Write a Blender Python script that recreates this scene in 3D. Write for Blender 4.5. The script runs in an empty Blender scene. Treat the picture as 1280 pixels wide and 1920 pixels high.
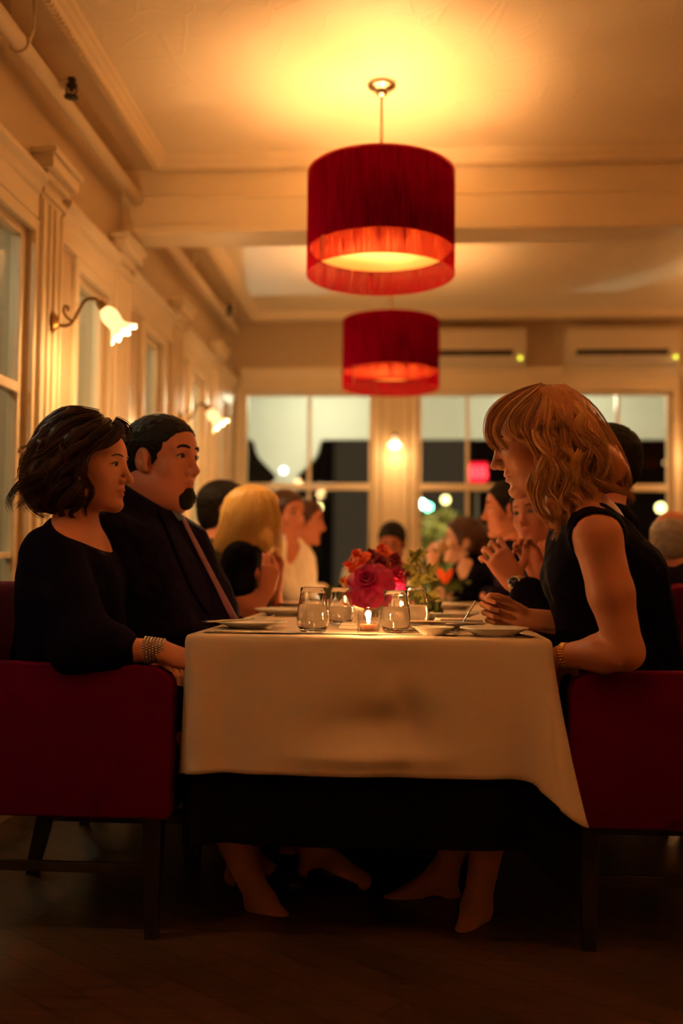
import bpy, bmesh, math, random
import numpy as np
from mathutils import Vector, Matrix

random.seed(7); np.random.seed(7)
S = bpy.context.scene
COL = S.collection
R = math.radians
PI = math.pi

# ---------------------------------------------------------------- camera
CAMZ = 0.92
FPX = 1867.0
YAW, PITCH, ROLL = R(4.14), R(3.19), 0.0095
_f0 = Vector((-math.sin(YAW), math.cos(YAW), 0))
_r0 = Vector((math.cos(YAW), math.sin(YAW), 0))
_fw = (_f0 * math.cos(PITCH) + Vector((0, 0, math.sin(PITCH)))).normalized()
_u0 = _r0.cross(_fw)
_r = _r0 * math.cos(ROLL) + _u0 * math.sin(ROLL)
_u = _r.cross(_fw)
cd = bpy.data.cameras.new('camera'); cam = bpy.data.objects.new('camera', cd); COL.objects.link(cam)
cam.matrix_world = Matrix(((_r.x, _u.x, -_fw.x, 0), (_r.y, _u.y, -_fw.y, 0), (_r.z, _u.z, -_fw.z, CAMZ), (0, 0, 0, 1)))
cd.sensor_fit = 'VERTICAL'; cd.sensor_height = 36; cd.lens = 36 * FPX / 1920
cd.dof.use_dof = True; cd.dof.focus_distance = 2.62; cd.dof.aperture_fstop = 1.25
cd.clip_start = 0.05
S.camera = cam

# ---------------------------------------------------------------- world, exposure, lights of the place
S.view_settings.view_transform = 'Standard'; S.view_settings.look = 'None'
S.view_settings.gamma = 1.0; S.view_settings.use_curve_mapping = False
S.view_settings.exposure = 0.88
w = bpy.data.worlds.new('night'); S.world = w; w.use_nodes = True
w.node_tree.nodes['Background'].inputs[0].default_value = (0.030, 0.020, 0.012, 1)
w.node_tree.nodes['Background'].inputs[1].default_value = 0.9

WARM = (1.0, 0.54, 0.225)
def light(name, kind, loc, power, color=WARM, size=0.05, rot=None, **kw):
    l = bpy.data.lights.new(name, kind); o = bpy.data.objects.new(name, l); COL.objects.link(o)
    o.location = loc; l.energy = power; l.color = color
    if kind in ('POINT', 'SPOT'): l.shadow_soft_size = size
    if kind == 'AREA': l.size = size
    for k, v in kw.items(): setattr(l, k, v)
    if rot is not None: o.rotation_euler = rot
    return o
def aim(o, tgt):
    o.rotation_euler = (Vector(tgt) - Vector(o.location)).to_track_quat('-Z', 'Y').to_euler()

P_PEND, P_SCON, P_CAND = 16.5, 9.5, 1.6
PORCH = (1.0, 0.93, 0.66)
# porch lights outside, under the porch ceiling
for (x, y, e) in ((-0.9, 9.0, 26), (1.4, 9.0, 22), (3.6, 9.0, 16), (-2.45, 6.6, 20), (-2.45, 4.0, 20), (-2.45, 1.6, 18)):
    light('porch_light', 'POINT', (x, y, 2.45), e * .62, PORCH, 0.10)
# street side floodlights that throw cool patches through the upper panes onto the ceiling
for (p, t, e, ang) in (((-1.81, 11.2, -0.40), (-0.85, 8.0, 1.98), 85, 20), ((-2.2, 11.2, -0.40), (0.43, 8.0, 1.98), 190, 17)):
    o = light('street_floodlight', 'SPOT', p, e, (0.78, 1.0, 0.84), 0.06, spot_size=R(ang), spot_blend=0.15); aim(o, t)

# ---------------------------------------------------------------- helpers
def at(px, py, Y):
    d = _fw * FPX + _r * (px - 640) - _u * (py - 960)
    t = Y / d.y
    return Vector((d.x * t, Y, CAMZ + d.z * t))

def mk(name, VF, mat=None, parent=None, loc=None, smooth=True, attrs=None):
    V, F = VF
    V = np.asarray(V, dtype=np.float64).reshape(-1, 3)
    me = bpy.data.meshes.new(name)
    o = bpy.data.objects.new(name, me); COL.objects.link(o)
    if parent is not None:
        base = Vector(parent.get('_b', (0, 0, 0))); o.parent = parent; o['_b'] = list(base)
    else:
        base = Vector(loc) if loc is not None else Vector((0, 0, 0)); o.location = base; o['_b'] = list(base)
    V = V - np.array(base)
    if isinstance(F, np.ndarray):
        n, kk = F.shape
        me.vertices.add(len(V)); me.vertices.foreach_set('co', V.ravel().astype(np.float32))
        me.loops.add(n * kk); me.loops.foreach_set('vertex_index', F.ravel().astype(np.int32))
        me.polygons.add(n); me.polygons.foreach_set('loop_start', np.arange(n, dtype=np.int32) * kk)
        me.update(calc_edges=True)
    else:
        me.from_pydata([tuple(v) for v in V], [], F); me.update()
    if smooth and len(me.polygons):
        me.polygons.foreach_set('use_smooth', np.ones(len(me.polygons), dtype=bool))
        if smooth == 'auto':
            try: me.set_sharp_from_angle(angle=R(38))
            except Exception: pass
    if attrs:
        for k, a in attrs.items():
            at_ = me.attributes.new(k, 'FLOAT', 'POINT'); at_.data.foreach_set('value', np.asarray(a, dtype=np.float32))
    if mat: me.materials.append(M[mat] if isinstance(mat, str) else mat)
    return o

def empty(name, loc=(0, 0, 0)):
    o = bpy.data.objects.new(name, None); COL.objects.link(o); o.location = loc; o['_b'] = list(loc)
    o.empty_display_size = 0.1
    return o
def tag(o, label, cat, group=None, kind=None):
    o['label'] = label; o['category'] = cat
    if group: o['group'] = group
    if kind: o['kind'] = kind
    return o
def struct(o):
    o['kind'] = 'structure'; return o
def copy_tree(o, parent=None):
    c = o.copy(); COL.objects.link(c)
    if parent is not None: c.parent = parent
    for ch in list(o.children): copy_tree(ch, c)
    return c

def join(*parts):
    V, F, n = [], [], 0
    for v, f in parts:
        V += [tuple(p) for p in v]; F += [tuple(int(i) + n for i in q) for q in f]; n += len(v)
    return V, F
def xf(VF, M4):
    return [tuple(M4 @ Vector(v)) for v in VF[0]], VF[1]
def mv(VF, d):
    return [(v[0] + d[0], v[1] + d[1], v[2] + d[2]) for v in VF[0]], VF[1]
def box(x0, x1, y0, y1, z0, z1, bev=0.0, seg=2):
    bm = bmesh.new(); bmesh.ops.create_cube(bm, size=1)
    for v in bm.verts:
        v.co = Vector(((x0 + x1) / 2 + v.co.x * (x1 - x0), (y0 + y1) / 2 + v.co.y * (y1 - y0), (z0 + z1) / 2 + v.co.z * (z1 - z0)))
    if bev > 0: bmesh.ops.bevel(bm, geom=bm.edges[:], offset=bev, segments=seg, profile=0.5, affect='EDGES')
    V = [tuple(v.co) for v in bm.verts]; F = [tuple(v.index for v in f.verts) for f in bm.faces]; bm.free()
    return V, F
def lathe(prof, n=32, cx=0, cy=0):
    V, F = [], []
    rings = []
    for (r, z) in prof:
        if r < 1e-6: rings.append([len(V)]); V.append((cx, cy, z))
        else:
            rings.append(list(range(len(V), len(V) + n)))
            V += [(cx + r * math.cos(2 * PI * i / n), cy + r * math.sin(2 * PI * i / n), z) for i in range(n)]
    for a, b in zip(rings, rings[1:]):
        for i in range(n):
            j = (i + 1) % n
            if len(a) == 1 and len(b) == 1: continue
            if len(a) == 1: F.append((a[0], b[j], b[i]))
            elif len(b) == 1: F.append((a[i], a[j], b[0]))
            else: F.append((a[i], a[j], b[j], b[i]))
    return V, F
def tube(pts, rad, n=10, cap=True):
    pts = [Vector(p) for p in pts]; V, F = [], []
    if not hasattr(rad, '__len__'): rad = [rad] * len(pts)
    t0 = (pts[1] - pts[0]).normalized()
    nrm = t0.orthogonal().normalized()
    for i, p in enumerate(pts):
        t = (pts[min(i + 1, len(pts) - 1)] - pts[max(i - 1, 0)]).normalized()
        nrm = (nrm - t * nrm.dot(t)).normalized(); b = t.cross(nrm)
        for k in range(n):
            a = 2 * PI * k / n
            V.append(tuple(p + (nrm * math.cos(a) + b * math.sin(a)) * rad[i]))
    for i in range(len(pts) - 1):
        for k in range(n):
            j = (k + 1) % n
            F.append((i * n + k, i * n + j, (i + 1) * n + j, (i + 1) * n + k))
    if cap:
        F.append(tuple(range(n))[::-1]); F.append(tuple(range((len(pts) - 1) * n, len(pts) * n)))
    return V, F
def spline(pts, n):
    P = [Vector(p) for p in pts]; P = [P[0] * 2 - P[1]] + P + [P[-1] * 2 - P[-2]]
    out = []; m = len(P) - 3
    for i in range(n):
        u = i / (n - 1) * m; k = min(int(u), m - 1); t = u - k
        a, b, c, d = P[k:k + 4]
        out.append(0.5 * ((2 * b) + (c - a) * t + (2 * a - 5 * b + 4 * c - d) * t * t + (3 * b - a - 3 * c + d) * t ** 3))
    return out
def prism(prof, a, b, u, v):
    """closed 2D profile (list of (p,q)) in axes u,v swept straight from a to b"""
    a, b, u, v = Vector(a), Vector(b), Vector(u), Vector(v); n = len(prof)
    V = [tuple(a + u * p + v * q) for p, q in prof] + [tuple(b + u * p + v * q) for p, q in prof]
    F = [(i, (i + 1) % n, n + (i + 1) % n, n + i) for i in range(n)]
    F += [tuple(range(n))[::-1], tuple(range(n, 2 * n))]
    return V, F
def sphere(c, r, n=16, m=10, sc=(1, 1, 1)):
    prof = [(math.sin(PI * i / m), -math.cos(PI * i / m)) for i in range(m + 1)]
    prof[0] = (0, -1); prof[-1] = (0, 1)
    V, F = lathe(prof, n)
    return [(c[0] + x * r * sc[0], c[1] + y * r * sc[1], c[2] + z * r * sc[2]) for x, y, z in V], F

# ---------------------------------------------------------------- signed distance modelling
class Field:
    def __init__(s, lo, hi, res):
        s.res = res; s.lo = np.array(lo, float)
        n = np.ceil((np.array(hi, float) - s.lo) / res).astype(int) + 1
        s.ax = [(s.lo[i] + np.arange(n[i]) * res).astype(np.float32) for i in range(3)]
        s.D = np.full(tuple(n), 1.0, np.float32)
    def _sl(s, lo, hi):
        out = []
        for i in range(3):
            a = int(np.clip(np.floor((lo[i] - s.lo[i]) / s.res), 0, len(s.ax[i]))); b = int(np.clip(np.ceil((hi[i] - s.lo[i]) / s.res) + 1, 0, len(s.ax[i])))
            out.append(slice(a, b))
        return tuple(out)
    def apply(s, fn, lo, hi, k, op='u'):
        m = max(k * 1.2, 3 * s.res) + s.res
        sl = s._sl(np.array(lo) - m, np.array(hi) + m)
        if any(q.stop <= q.start for q in sl): return
        X = s.ax[0][sl[0]][:, None, None]; Y = s.ax[1][sl[1]][None, :, None]; Z = s.ax[2][sl[2]][None, None, :]
        b = fn(X, Y, Z); a = s.D[sl]
        if op == 'u':
            if k > 0:
                h = np.clip(0.5 + 0.5 * (a - b) / k, 0, 1); s.D[sl] = a + (b - a) * h - k * h * (1 - h)
            else: s.D[sl] = np.minimum(a, b)
        elif op == 'i': s.D[sl] = np.maximum(a, b)
        elif op == 's':
            if k > 0:
                h = np.clip(0.5 - 0.5 * (a + b) / k, 0, 1); s.D[sl] = a + (-b - a) * h + k * h * (1 - h)
            else: s.D[sl] = np.maximum(a, -b)
    def prim(s, p, off=0.0, k=None, op='u'):
        kind = p[0]; kk = p[-1] if k is None else k
        if kind == 'cap':
            _, a, b, ra, rb, fl, _k = p
            a = np.array(a, float); b = np.array(b, float); ba = b - a; L2 = max(float(ba @ ba), 1e-9)
            r = max(ra, rb) + off
            lo = np.minimum(a, b) - r; hi = np.maximum(a, b) + r
            def fn(X, Y, Z):
                x, y, z = X - a[0], Y - a[1], Z - a[2]
                if fl is not None:
                    n, sc = fl; dn = (x * n[0] + y * n[1] + z * n[2]) * (1.0 / sc - 1.0)
                    x = x + dn * n[0]; y = y + dn * n[1]; z = z + dn * n[2]
                h = np.clip((x * ba[0] + y * ba[1] + z * ba[2]) / L2, 0, 1)
                return np.sqrt((x - ba[0] * h) ** 2 + (y - ba[1] * h) ** 2 + (z - ba[2] * h) ** 2) - (ra + (rb - ra) * h) - off
            s.apply(fn, lo, hi, kk, op)
        else:
            _, c, r, A, _k = p     # ellipsoid, A rows = axes
            c = np.array(c, float); r = np.array(r, float) + off; A = np.array(A, float)
            ext = np.sqrt(((A * r[:, None]) ** 2).sum(0))
            def fn(X, Y, Z):
                x, y, z = X - c[0], Y - c[1], Z - c[2]
                q = [x * A[i][0] + y * A[i][1] + z * A[i][2] for i in range(3)]
                k0 = np.sqrt(sum((q[i] / r[i]) ** 2 for i in range(3))); k1 = np.sqrt(sum((q[i] / r[i] ** 2) ** 2 for i in range(3)))
                return k0 * (k0 - 1) / np.maximum(k1, 1e-6)
            s.apply(fn, c - ext, c + ext, kk, op)
    def plane(s, p, n, k=0.0):
        """keep the side the normal points away from"""
        p = np.array(p, float); n = np.array(n, float); n /= np.linalg.norm(n)
        d = ((s.ax[0] - p[0]) * n[0])[:, None, None] + ((s.ax[1] - p[1]) * n[1])[None, :, None] + ((s.ax[2] - p[2]) * n[2])[None, None, :]
        s.D = np.maximum(s.D, d)
    def noise(s, amp, fr, ph=0.0, stretch=(1, 1, 1)):
        X = s.ax[0][:, None, None] * fr * stretch[0]; Y = s.ax[1][None, :, None] * fr * stretch[1]; Z = s.ax[2][None, None, :] * fr * stretch[2]
        n = np.sin(X * 1.0 + 1.7 * np.sin(Z * 0.8 + ph) + ph) * np.sin(Y * 1.1 + 1.3 * np.sin(X * 0.7 + ph)) + 0.6 * np.sin(Z * 1.3 + 1.5 * np.sin(Y + X * 0.6) + 2 * ph)
        s.D = s.D + (amp * n).astype(np.float32)
    def mesh(s):
        D = s.D; I = D < 0
        c = [I[i:D.shape[0] - 1 + i, j:D.shape[1] - 1 + j, k:D.shape[2] - 1 + k] for i in (0, 1) for j in (0, 1) for k in (0, 1)]
        anyv = c[0].copy(); allv = c[0].copy()
        for q in c[1:]: anyv |= q; allv &= q
        act = np.argwhere(anyv & ~allv)
        if len(act) == 0: return np.zeros((0, 3)), np.zeros((0, 4), int)
        idx = np.full(anyv.shape, -1, np.int32); idx[act[:, 0], act[:, 1], act[:, 2]] = np.arange(len(act))
        cor = np.array([(i, j, k) for i in (0, 1) for j in (0, 1) for k in (0, 1)])
        val = np.stack([D[act[:, 0] + q[0], act[:, 1] + q[1], act[:, 2] + q[2]] for q in cor], 1)
        acc = np.zeros((len(act), 3)); cnt = np.zeros(len(act))
        for a in range(8):
            for b in range(a + 1, 8):
                if np.abs(cor[a] - cor[b]).sum() != 1: continue
                va, vb = val[:, a], val[:, b]; m = (va < 0) != (vb < 0)
                t = np.where(m, va / np.where(m, va - vb, 1), 0)
                acc += np.where(m[:, None], cor[a] + (cor[b] - cor[a]) * t[:, None], 0); cnt += m
        V = s.lo + (act + acc / cnt[:, None]) * s.res
        F = []
        for ax in range(3):
            o1, o2 = [(1, 2), (2, 0), (0, 1)][ax]
            sl0 = [slice(None)] * 3; sl1 = [slice(None)] * 3; sl0[ax] = slice(0, -1); sl1[ax] = slice(1, None)
            A, B = I[tuple(sl0)], I[tuple(sl1)]
            for flip in (0, 1):
                e = np.argwhere((A & ~B) if flip == 0 else (~A & B))
                ok = (e[:, o1] > 0) & (e[:, o2] > 0) & (e[:, o1] < D.shape[o1] - 1) & (e[:, o2] < D.shape[o2] - 1); e = e[ok]
                def g(d1, d2):
                    q = e.copy(); q[:, o1] += d1; q[:, o2] += d2; return idx[q[:, 0], q[:, 1], q[:, 2]]
                quad = np.stack([g(-1, -1), g(0, -1), g(0, 0), g(-1, 0)], 1)
                if flip: quad = quad[:, ::-1]
                F.append(quad)
        F = np.concatenate(F); F = F[(F >= 0).all(1)]
        return V, F

def bounds(prims, pad=0.03):
    lo = np.full(3, 1e9); hi = np.full(3, -1e9)
    for p in prims:
        if p[0] == 'cap':
            r = max(p[3], p[4]); a = np.array(p[1]); b = np.array(p[2]); lo = np.minimum(lo, np.minimum(a, b) - r); hi = np.maximum(hi, np.maximum(a, b) + r)
        else:
            c = np.array(p[1]); r = np.array(p[2]); A = np.array(p[3]); e = np.sqrt(((A * r[:, None]) ** 2).sum(0)); lo = np.minimum(lo, c - e); hi = np.maximum(hi, c + e)
    return lo - pad, hi + pad
def cap(a, b, ra, rb, k=0.02, fl=None): return ('cap', tuple(a), tuple(b), ra, rb, fl, k)
EYE3 = ((1, 0, 0), (0, 1, 0), (0, 0, 1))
def ell(c, r, A=EYE3, k=0.02): return ('ell', tuple(c), tuple(r), tuple(tuple(q) for q in A), k)

# ---------------------------------------------------------------- materials
M = {}
def new_mat(name):
    m = bpy.data.materials.new(name); m.use_nodes = True; M[name] = m
    nt = m.node_tree; b = nt.nodes['Principled BSDF']; return m, nt, b
def pm(name, col, rough=0.6, metal=0.0, spec=0.5, bump=None, var=None, **kw):
    """principled; bump = (kind, scale, strength, dist); var = (scale, amount) colour variation"""
    m, nt, b = new_mat(name)
    b.inputs['Base Color'].default_value = (*col, 1); b.inputs['Roughness'].default_value = rough
    b.inputs['Metallic'].default_value = metal; b.inputs['Specular IOR Level'].default_value = spec
    for k, v in kw.items(): b.inputs[k.replace('_', ' ')].default_value = v
    tc = nt.nodes.new('ShaderNodeTexCoord')
    if bump:
        kind, sc, st, dist = bump
        if kind == 'wave':
            t = nt.nodes.new('ShaderNodeTexWave'); t.inputs['Scale'].default_value = sc; t.inputs['Distortion'].default_value = 1.0; out = t.outputs['Fac']
        elif kind == 'voronoi':
            t = nt.nodes.new('ShaderNodeTexVoronoi'); t.inputs['Scale'].default_value = sc; out = t.outputs['Distance']
        else:
            t = nt.nodes.new('ShaderNodeTexNoise'); t.inputs['Scale'].default_value = sc; t.inputs['Detail'].default_value = 4; out = t.outputs['Fac']
        nt.links.new(tc.outputs['Object'], t.inputs['Vector'])
        bp = nt.nodes.new('ShaderNodeBump'); bp.inputs['Strength'].default_value = st; bp.inputs['Distance'].default_value = dist
        nt.links.new(out, bp.inputs['Height']); nt.links.new(bp.outputs[0], b.inputs['Normal'])
    if var:
        t = nt.nodes.new('ShaderNodeTexNoise'); t.inputs['Scale'].default_value = var[0]; t.inputs['Detail'].default_value = 5
        nt.links.new(tc.outputs['Object'], t.inputs['Vector'])
        r = nt.nodes.new('ShaderNodeMix'); r.data_type = 'RGBA'
        r.inputs[6].default_value = (*[c * (1 - var[1]) for c in col], 1); r.inputs[7].default_value = (*[min(1, c * (1 + var[1])) for c in col], 1)
        nt.links.new(t.outputs['Fac'], r.inputs[0]); nt.links.new(r.outputs[2], b.inputs['Base Color'])
    return m
def em(name, col, st):
    m = bpy.data.materials.new(name); m.use_nodes = True; M[name] = m; nt = m.node_tree
    nt.nodes.clear(); e = nt.nodes.new('ShaderNodeEmission'); o = nt.nodes.new('ShaderNodeOutputMaterial')
    e.inputs[0].default_value = (*col, 1); e.inputs[1].default_value = st; nt.links.new(e.outputs[0], o.inputs[0]); return m

pm('paint', (0.64, 0.49, 0.31), 0.42, bump=('noise', 30, 0.05, 0.01), var=(3, 0.04))
pm('trim_paint', (0.86, 0.72, 0.50), 0.33, bump=('noise', 14, 0.04, 0.01))
pm('porch_paint', (0.74, 0.74, 0.68), 0.7, var=(4, 0.06))
pm('asphalt', (0.035, 0.03, 0.026), 0.8, bump=('noise', 60, 0.3, 0.02))
pm('brick', (0.06, 0.035, 0.025), 0.85, var=(6, 0.4))
pm('red_velvet', (0.100, 0.0003, 0.021), 0.9, bump=('noise', 260, 0.12, 0.003), var=(9, 0.10), spec=0.06)
pm('dark_wood', (0.016, 0.008, 0.006), 0.35, var=(14, 0.4))
pm('linen', (0.70, 0.56, 0.44), 0.85, bump=('noise', 420, 0.15, 0.002))
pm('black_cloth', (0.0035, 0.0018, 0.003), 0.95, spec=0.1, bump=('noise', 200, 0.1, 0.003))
pm('china', (0.80, 0.76, 0.68), 0.18, bump=('noise', 3, 0.01, 0.01))
pm('steel', (0.62, 0.58, 0.52), 0.22, metal=1.0, bump=('noise', 40, 0.03, 0.002))
pm('brass', (0.30, 0.17, 0.05), 0.38, metal=1.0, bump=('noise', 60, 0.08, 0.003))
pm('iron', (0.05, 0.04, 0.03), 0.5, metal=0.7, bump=('noise', 50, 0.1, 0.003))
pm('ac_white', (0.72, 0.62, 0.47), 0.35, bump=('noise', 5, 0.01, 0.01))
pm('ac_dark', (0.012, 0.009, 0.006), 0.6, bump=('wave', 60, 0.3, 0.01))
pm('navy_dress', (0.0040, 0.0018, 0.010), 0.85, spec=0.05, bump=('noise', 9, 0.35, 0.03))
pm('navy_suit', (0.0060, 0.0028, 0.014), 0.8, spec=0.05, bump=('noise', 11, 0.35, 0.03))
pm('black_dress', (0.0028, 0.0014, 0.007), 0.85, spec=0.05, bump=('noise', 8, 0.3, 0.03))
pm('brown_knit', (0.05, 0.035, 0.02), 0.9, bump=('noise', 90, 0.4, 0.01))
pm('white_cotton', (0.74, 0.66, 0.55), 0.85, bump=('noise', 12, 0.3, 0.02))
pm('pale_shirt', (0.36, 0.38, 0.36), 0.85, bump=('noise', 12, 0.3, 0.02))
pm('lilac_tie', (0.16, 0.045, 0.10), 0.5, bump=('wave', 90, 0.2, 0.004))
pm('blue_shirt', (0.09, 0.10, 0.17), 0.8, bump=('noise', 120, 0.1, 0.003))
pm('eye_white', (0.42, 0.36, 0.32), 0.12, bump=('noise', 3, 0.01, 0.01))
pm('iris', (0.03, 0.02, 0.012), 0.08, bump=('noise', 3, 0.01, 0.01))
pm('wax', (0.70, 0.58, 0.42), 0.5, bump=('noise', 12, 0.05, 0.01))
pm('tealight_cup', (0.20, 0.06, 0.03), 0.35, metal=0.7, bump=('noise', 12, 0.05, 0.01))
pm('leaf', (0.06, 0.09, 0.015), 0.5, var=(8, 0.4))
pm('leaf_pale', (0.26, 0.24, 0.05), 0.5, var=(8, 0.3))
pm('petal_magenta', (0.42, 0.003, 0.085), 0.6, var=(20, 0.25))
pm('petal_orange', (0.75, 0.09, 0.008), 0.6, var=(20, 0.25))
pm('petal_crimson', (0.24, 0.006, 0.02), 0.65, var=(20, 0.3))
pm('petal_yellow', (0.70, 0.24, 0.02), 0.6, var=(20, 0.2))
pm('shoe_black', (0.008, 0.006, 0.006), 0.3, bump=('noise', 30, 0.05, 0.01))
pm('gold', (0.80, 0.52, 0.22), 0.2, metal=1.0, bump=('noise', 90, 0.1, 0.002))
pm('silver_beads', (0.55, 0.48, 0.42), 0.25, metal=1.0, bump=('noise', 90, 0.1, 0.002))
pm('watch_face', (0.015, 0.014, 0.012), 0.15, bump=('noise', 3, 0.01, 0.01))

def skin(name, col, lip=(0.42, 0.09, 0.06)):
    m, nt, b = new_mat(name)
    b.inputs['Roughness'].default_value = 0.48; b.inputs['Specular IOR Level'].default_value = 0.35
    b.inputs['Subsurface Weight'].default_value = 0.12; b.inputs['Subsurface Radius'].default_value = (0.012, 0.004, 0.002); b.inputs['Subsurface Scale'].default_value = 0.5
    tc = nt.nodes.new('ShaderNodeTexCoord'); t = nt.nodes.new('ShaderNodeTexNoise'); t.inputs['Scale'].default_value = 18; t.inputs['Detail'].default_value = 6
    nt.links.new(tc.outputs['Object'], t.inputs['Vector'])
    r = nt.nodes.new('ShaderNodeMix'); r.data_type = 'RGBA'; r.inputs[6].default_value = (*[c * 0.9 for c in col], 1); r.inputs[7].default_value = (*[c * 1.08 for c in col], 1)
    nt.links.new(t.outputs['Fac'], r.inputs[0])
    a = nt.nodes.new('ShaderNodeAttribute'); a.attribute_name = 'lip'
    r2 = nt.nodes.new('ShaderNodeMix'); r2.data_type = 'RGBA'; r2.inputs[7].default_value = (*lip, 1)
    nt.links.new(a.outputs['Fac'], r2.inputs[0]); nt.links.new(r.outputs[2], r2.inputs[6]); nt.links.new(r2.outputs[2], b.inputs['Base Color'])
    bp = nt.nodes.new('ShaderNodeBump'); bp.inputs['Strength'].default_value = 0.08; bp.inputs['Distance'].default_value = 0.003
    t2 = nt.nodes.new('ShaderNodeTexNoise'); t2.inputs['Scale'].default_value = 300; nt.links.new(tc.outputs['Object'], t2.inputs['Vector'])
    nt.links.new(t2.outputs['Fac'], bp.inputs['Height']); nt.links.new(bp.outputs[0], b.inputs['Normal'])
skin('skin', (0.52, 0.21, 0.115)); skin('skin_ruddy', (0.50, 0.175, 0.095)); skin('skin_pale', (0.66, 0.36, 0.24))

def hairmat(name, c0, c1, rough=0.40, spec=0.35):
    m, nt, b = new_mat(name)
    b.inputs['Roughness'].default_value = rough; b.inputs['Specular IOR Level'].default_value = spec
    b.inputs['Anisotropic'].default_value = 0.6
    a = nt.nodes.new('ShaderNodeAttribute'); a.attribute_name = 'tone'
    r = nt.nodes.new('ShaderNodeMix'); r.data_type = 'RGBA'; r.inputs[6].default_value = (*c0, 1); r.inputs[7].default_value = (*c1, 1)
    nt.links.new(a.outputs['Fac'], r.inputs[0]); nt.links.new(r.outputs[2], b.inputs['Base Color'])
hairmat('hair_auburn', (0.012, 0.003, 0.002), (0.13, 0.030, 0.016))
hairmat('hair_dark', (0.004, 0.0025, 0.002), (0.014, 0.008, 0.005), 0.62, 0.18)
hairmat('hair_blonde', (0.24, 0.065, 0.018), (0.86, 0.46, 0.17))
hairmat('hair_pale_blonde', (0.72, 0.42, 0.11), (0.95, 0.70, 0.27))
hairmat('hair_brown', (0.03, 0.011, 0.005), (0.12, 0.045, 0.02))
hairmat('hair_grey', (0.30, 0.24, 0.18), (0.48, 0.40, 0.32))

# glass: clear refractive body
def glassmat(name, col=(1, 1, 1), rough=0.0, ior=1.45, milky=0.0, milk=(0.9, 0.7, 0.5)):
    m = bpy.data.materials.new(name); m.use_nodes = True; M[name] = m; nt = m.node_tree; nt.nodes.clear()
    o = nt.nodes.new('ShaderNodeOutputMaterial'); g = nt.nodes.new('ShaderNodeBsdfGlass')
    g.inputs['Color'].default_value = (*col, 1); g.inputs['Roughness'].default_value = rough; g.inputs['IOR'].default_value = ior
    if milky > 0:
        d = nt.nodes.new('ShaderNodeBsdfTranslucent'); d.inputs[0].default_value = (*milk, 1)
        d2 = nt.nodes.new('ShaderNodeBsdfDiffuse'); d2.inputs[0].default_value = (*milk, 1); mm = nt.nodes.new('ShaderNodeMixShader'); mm.inputs[0].default_value = 0.4
        nt.links.new(d.outputs[0], mm.inputs[1]); nt.links.new(d2.outputs[0], mm.inputs[2])
        mx = nt.nodes.new('ShaderNodeMixShader'); mx.inputs[0].default_value = milky
        nt.links.new(g.outputs[0], mx.inputs[1]); nt.links.new(mm.outputs[0], mx.inputs[2]); nt.links.new(mx.outputs[0], o.inputs[0])
    else: nt.links.new(g.outputs[0], o.inputs[0])
def thinglass(name, tint=(1, 1, 1), refl=0.5, base=0.04):
    """thin clear glass: see-through with a fresnel reflection"""
    m = bpy.data.materials.new(name); m.use_nodes = True; M[name] = m; nt = m.node_tree; nt.nodes.clear()
    o = nt.nodes.new('ShaderNodeOutputMaterial'); t = nt.nodes.new('ShaderNodeBsdfTransparent'); t.inputs[0].default_value = (*tint, 1)
    g = nt.nodes.new('ShaderNodeBsdfGlossy'); g.inputs['Roughness'].default_value = 0.03
    lw = nt.nodes.new('ShaderNodeLayerWeight'); lw.inputs['Blend'].default_value = 0.5
    pw = nt.nodes.new('ShaderNodeMath'); pw.operation = 'POWER'; pw.inputs[1].default_value = 4.0; nt.links.new(lw.outputs['Facing'], pw.inputs[0])
    mul = nt.nodes.new('ShaderNodeMath'); mul.operation = 'MULTIPLY_ADD'; mul.inputs[1].default_value = refl; mul.inputs[2].default_value = base; mul.use_clamp = True
    nt.links.new(pw.outputs[0], mul.inputs[0])
    mx = nt.nodes.new('ShaderNodeMixShader'); nt.links.new(mul.outputs[0], mx.inputs[0]); nt.links.new(t.outputs[0], mx.inputs[1]); nt.links.new(g.outputs[0], mx.inputs[2]); nt.links.new(mx.outputs[0], o.inputs[0])
thinglass('window_pane_glass', (0.92, 0.94, 0.90), 0.5, 0.010)
thinglass('thin_glass', (0.98, 0.97, 0.95), 1.5, 0.06)
glassmat('tumbler_glass', (1, 1, 1), 0.0, 1.5)
glassmat('wine_sheen', (1, .9, .6), 0.0, 1.33, milky=0.5)
glassmat('water', (1, 0.98, 0.95), 0.0, 1.33, milky=0.45, milk=(1, .88, .70))

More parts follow.
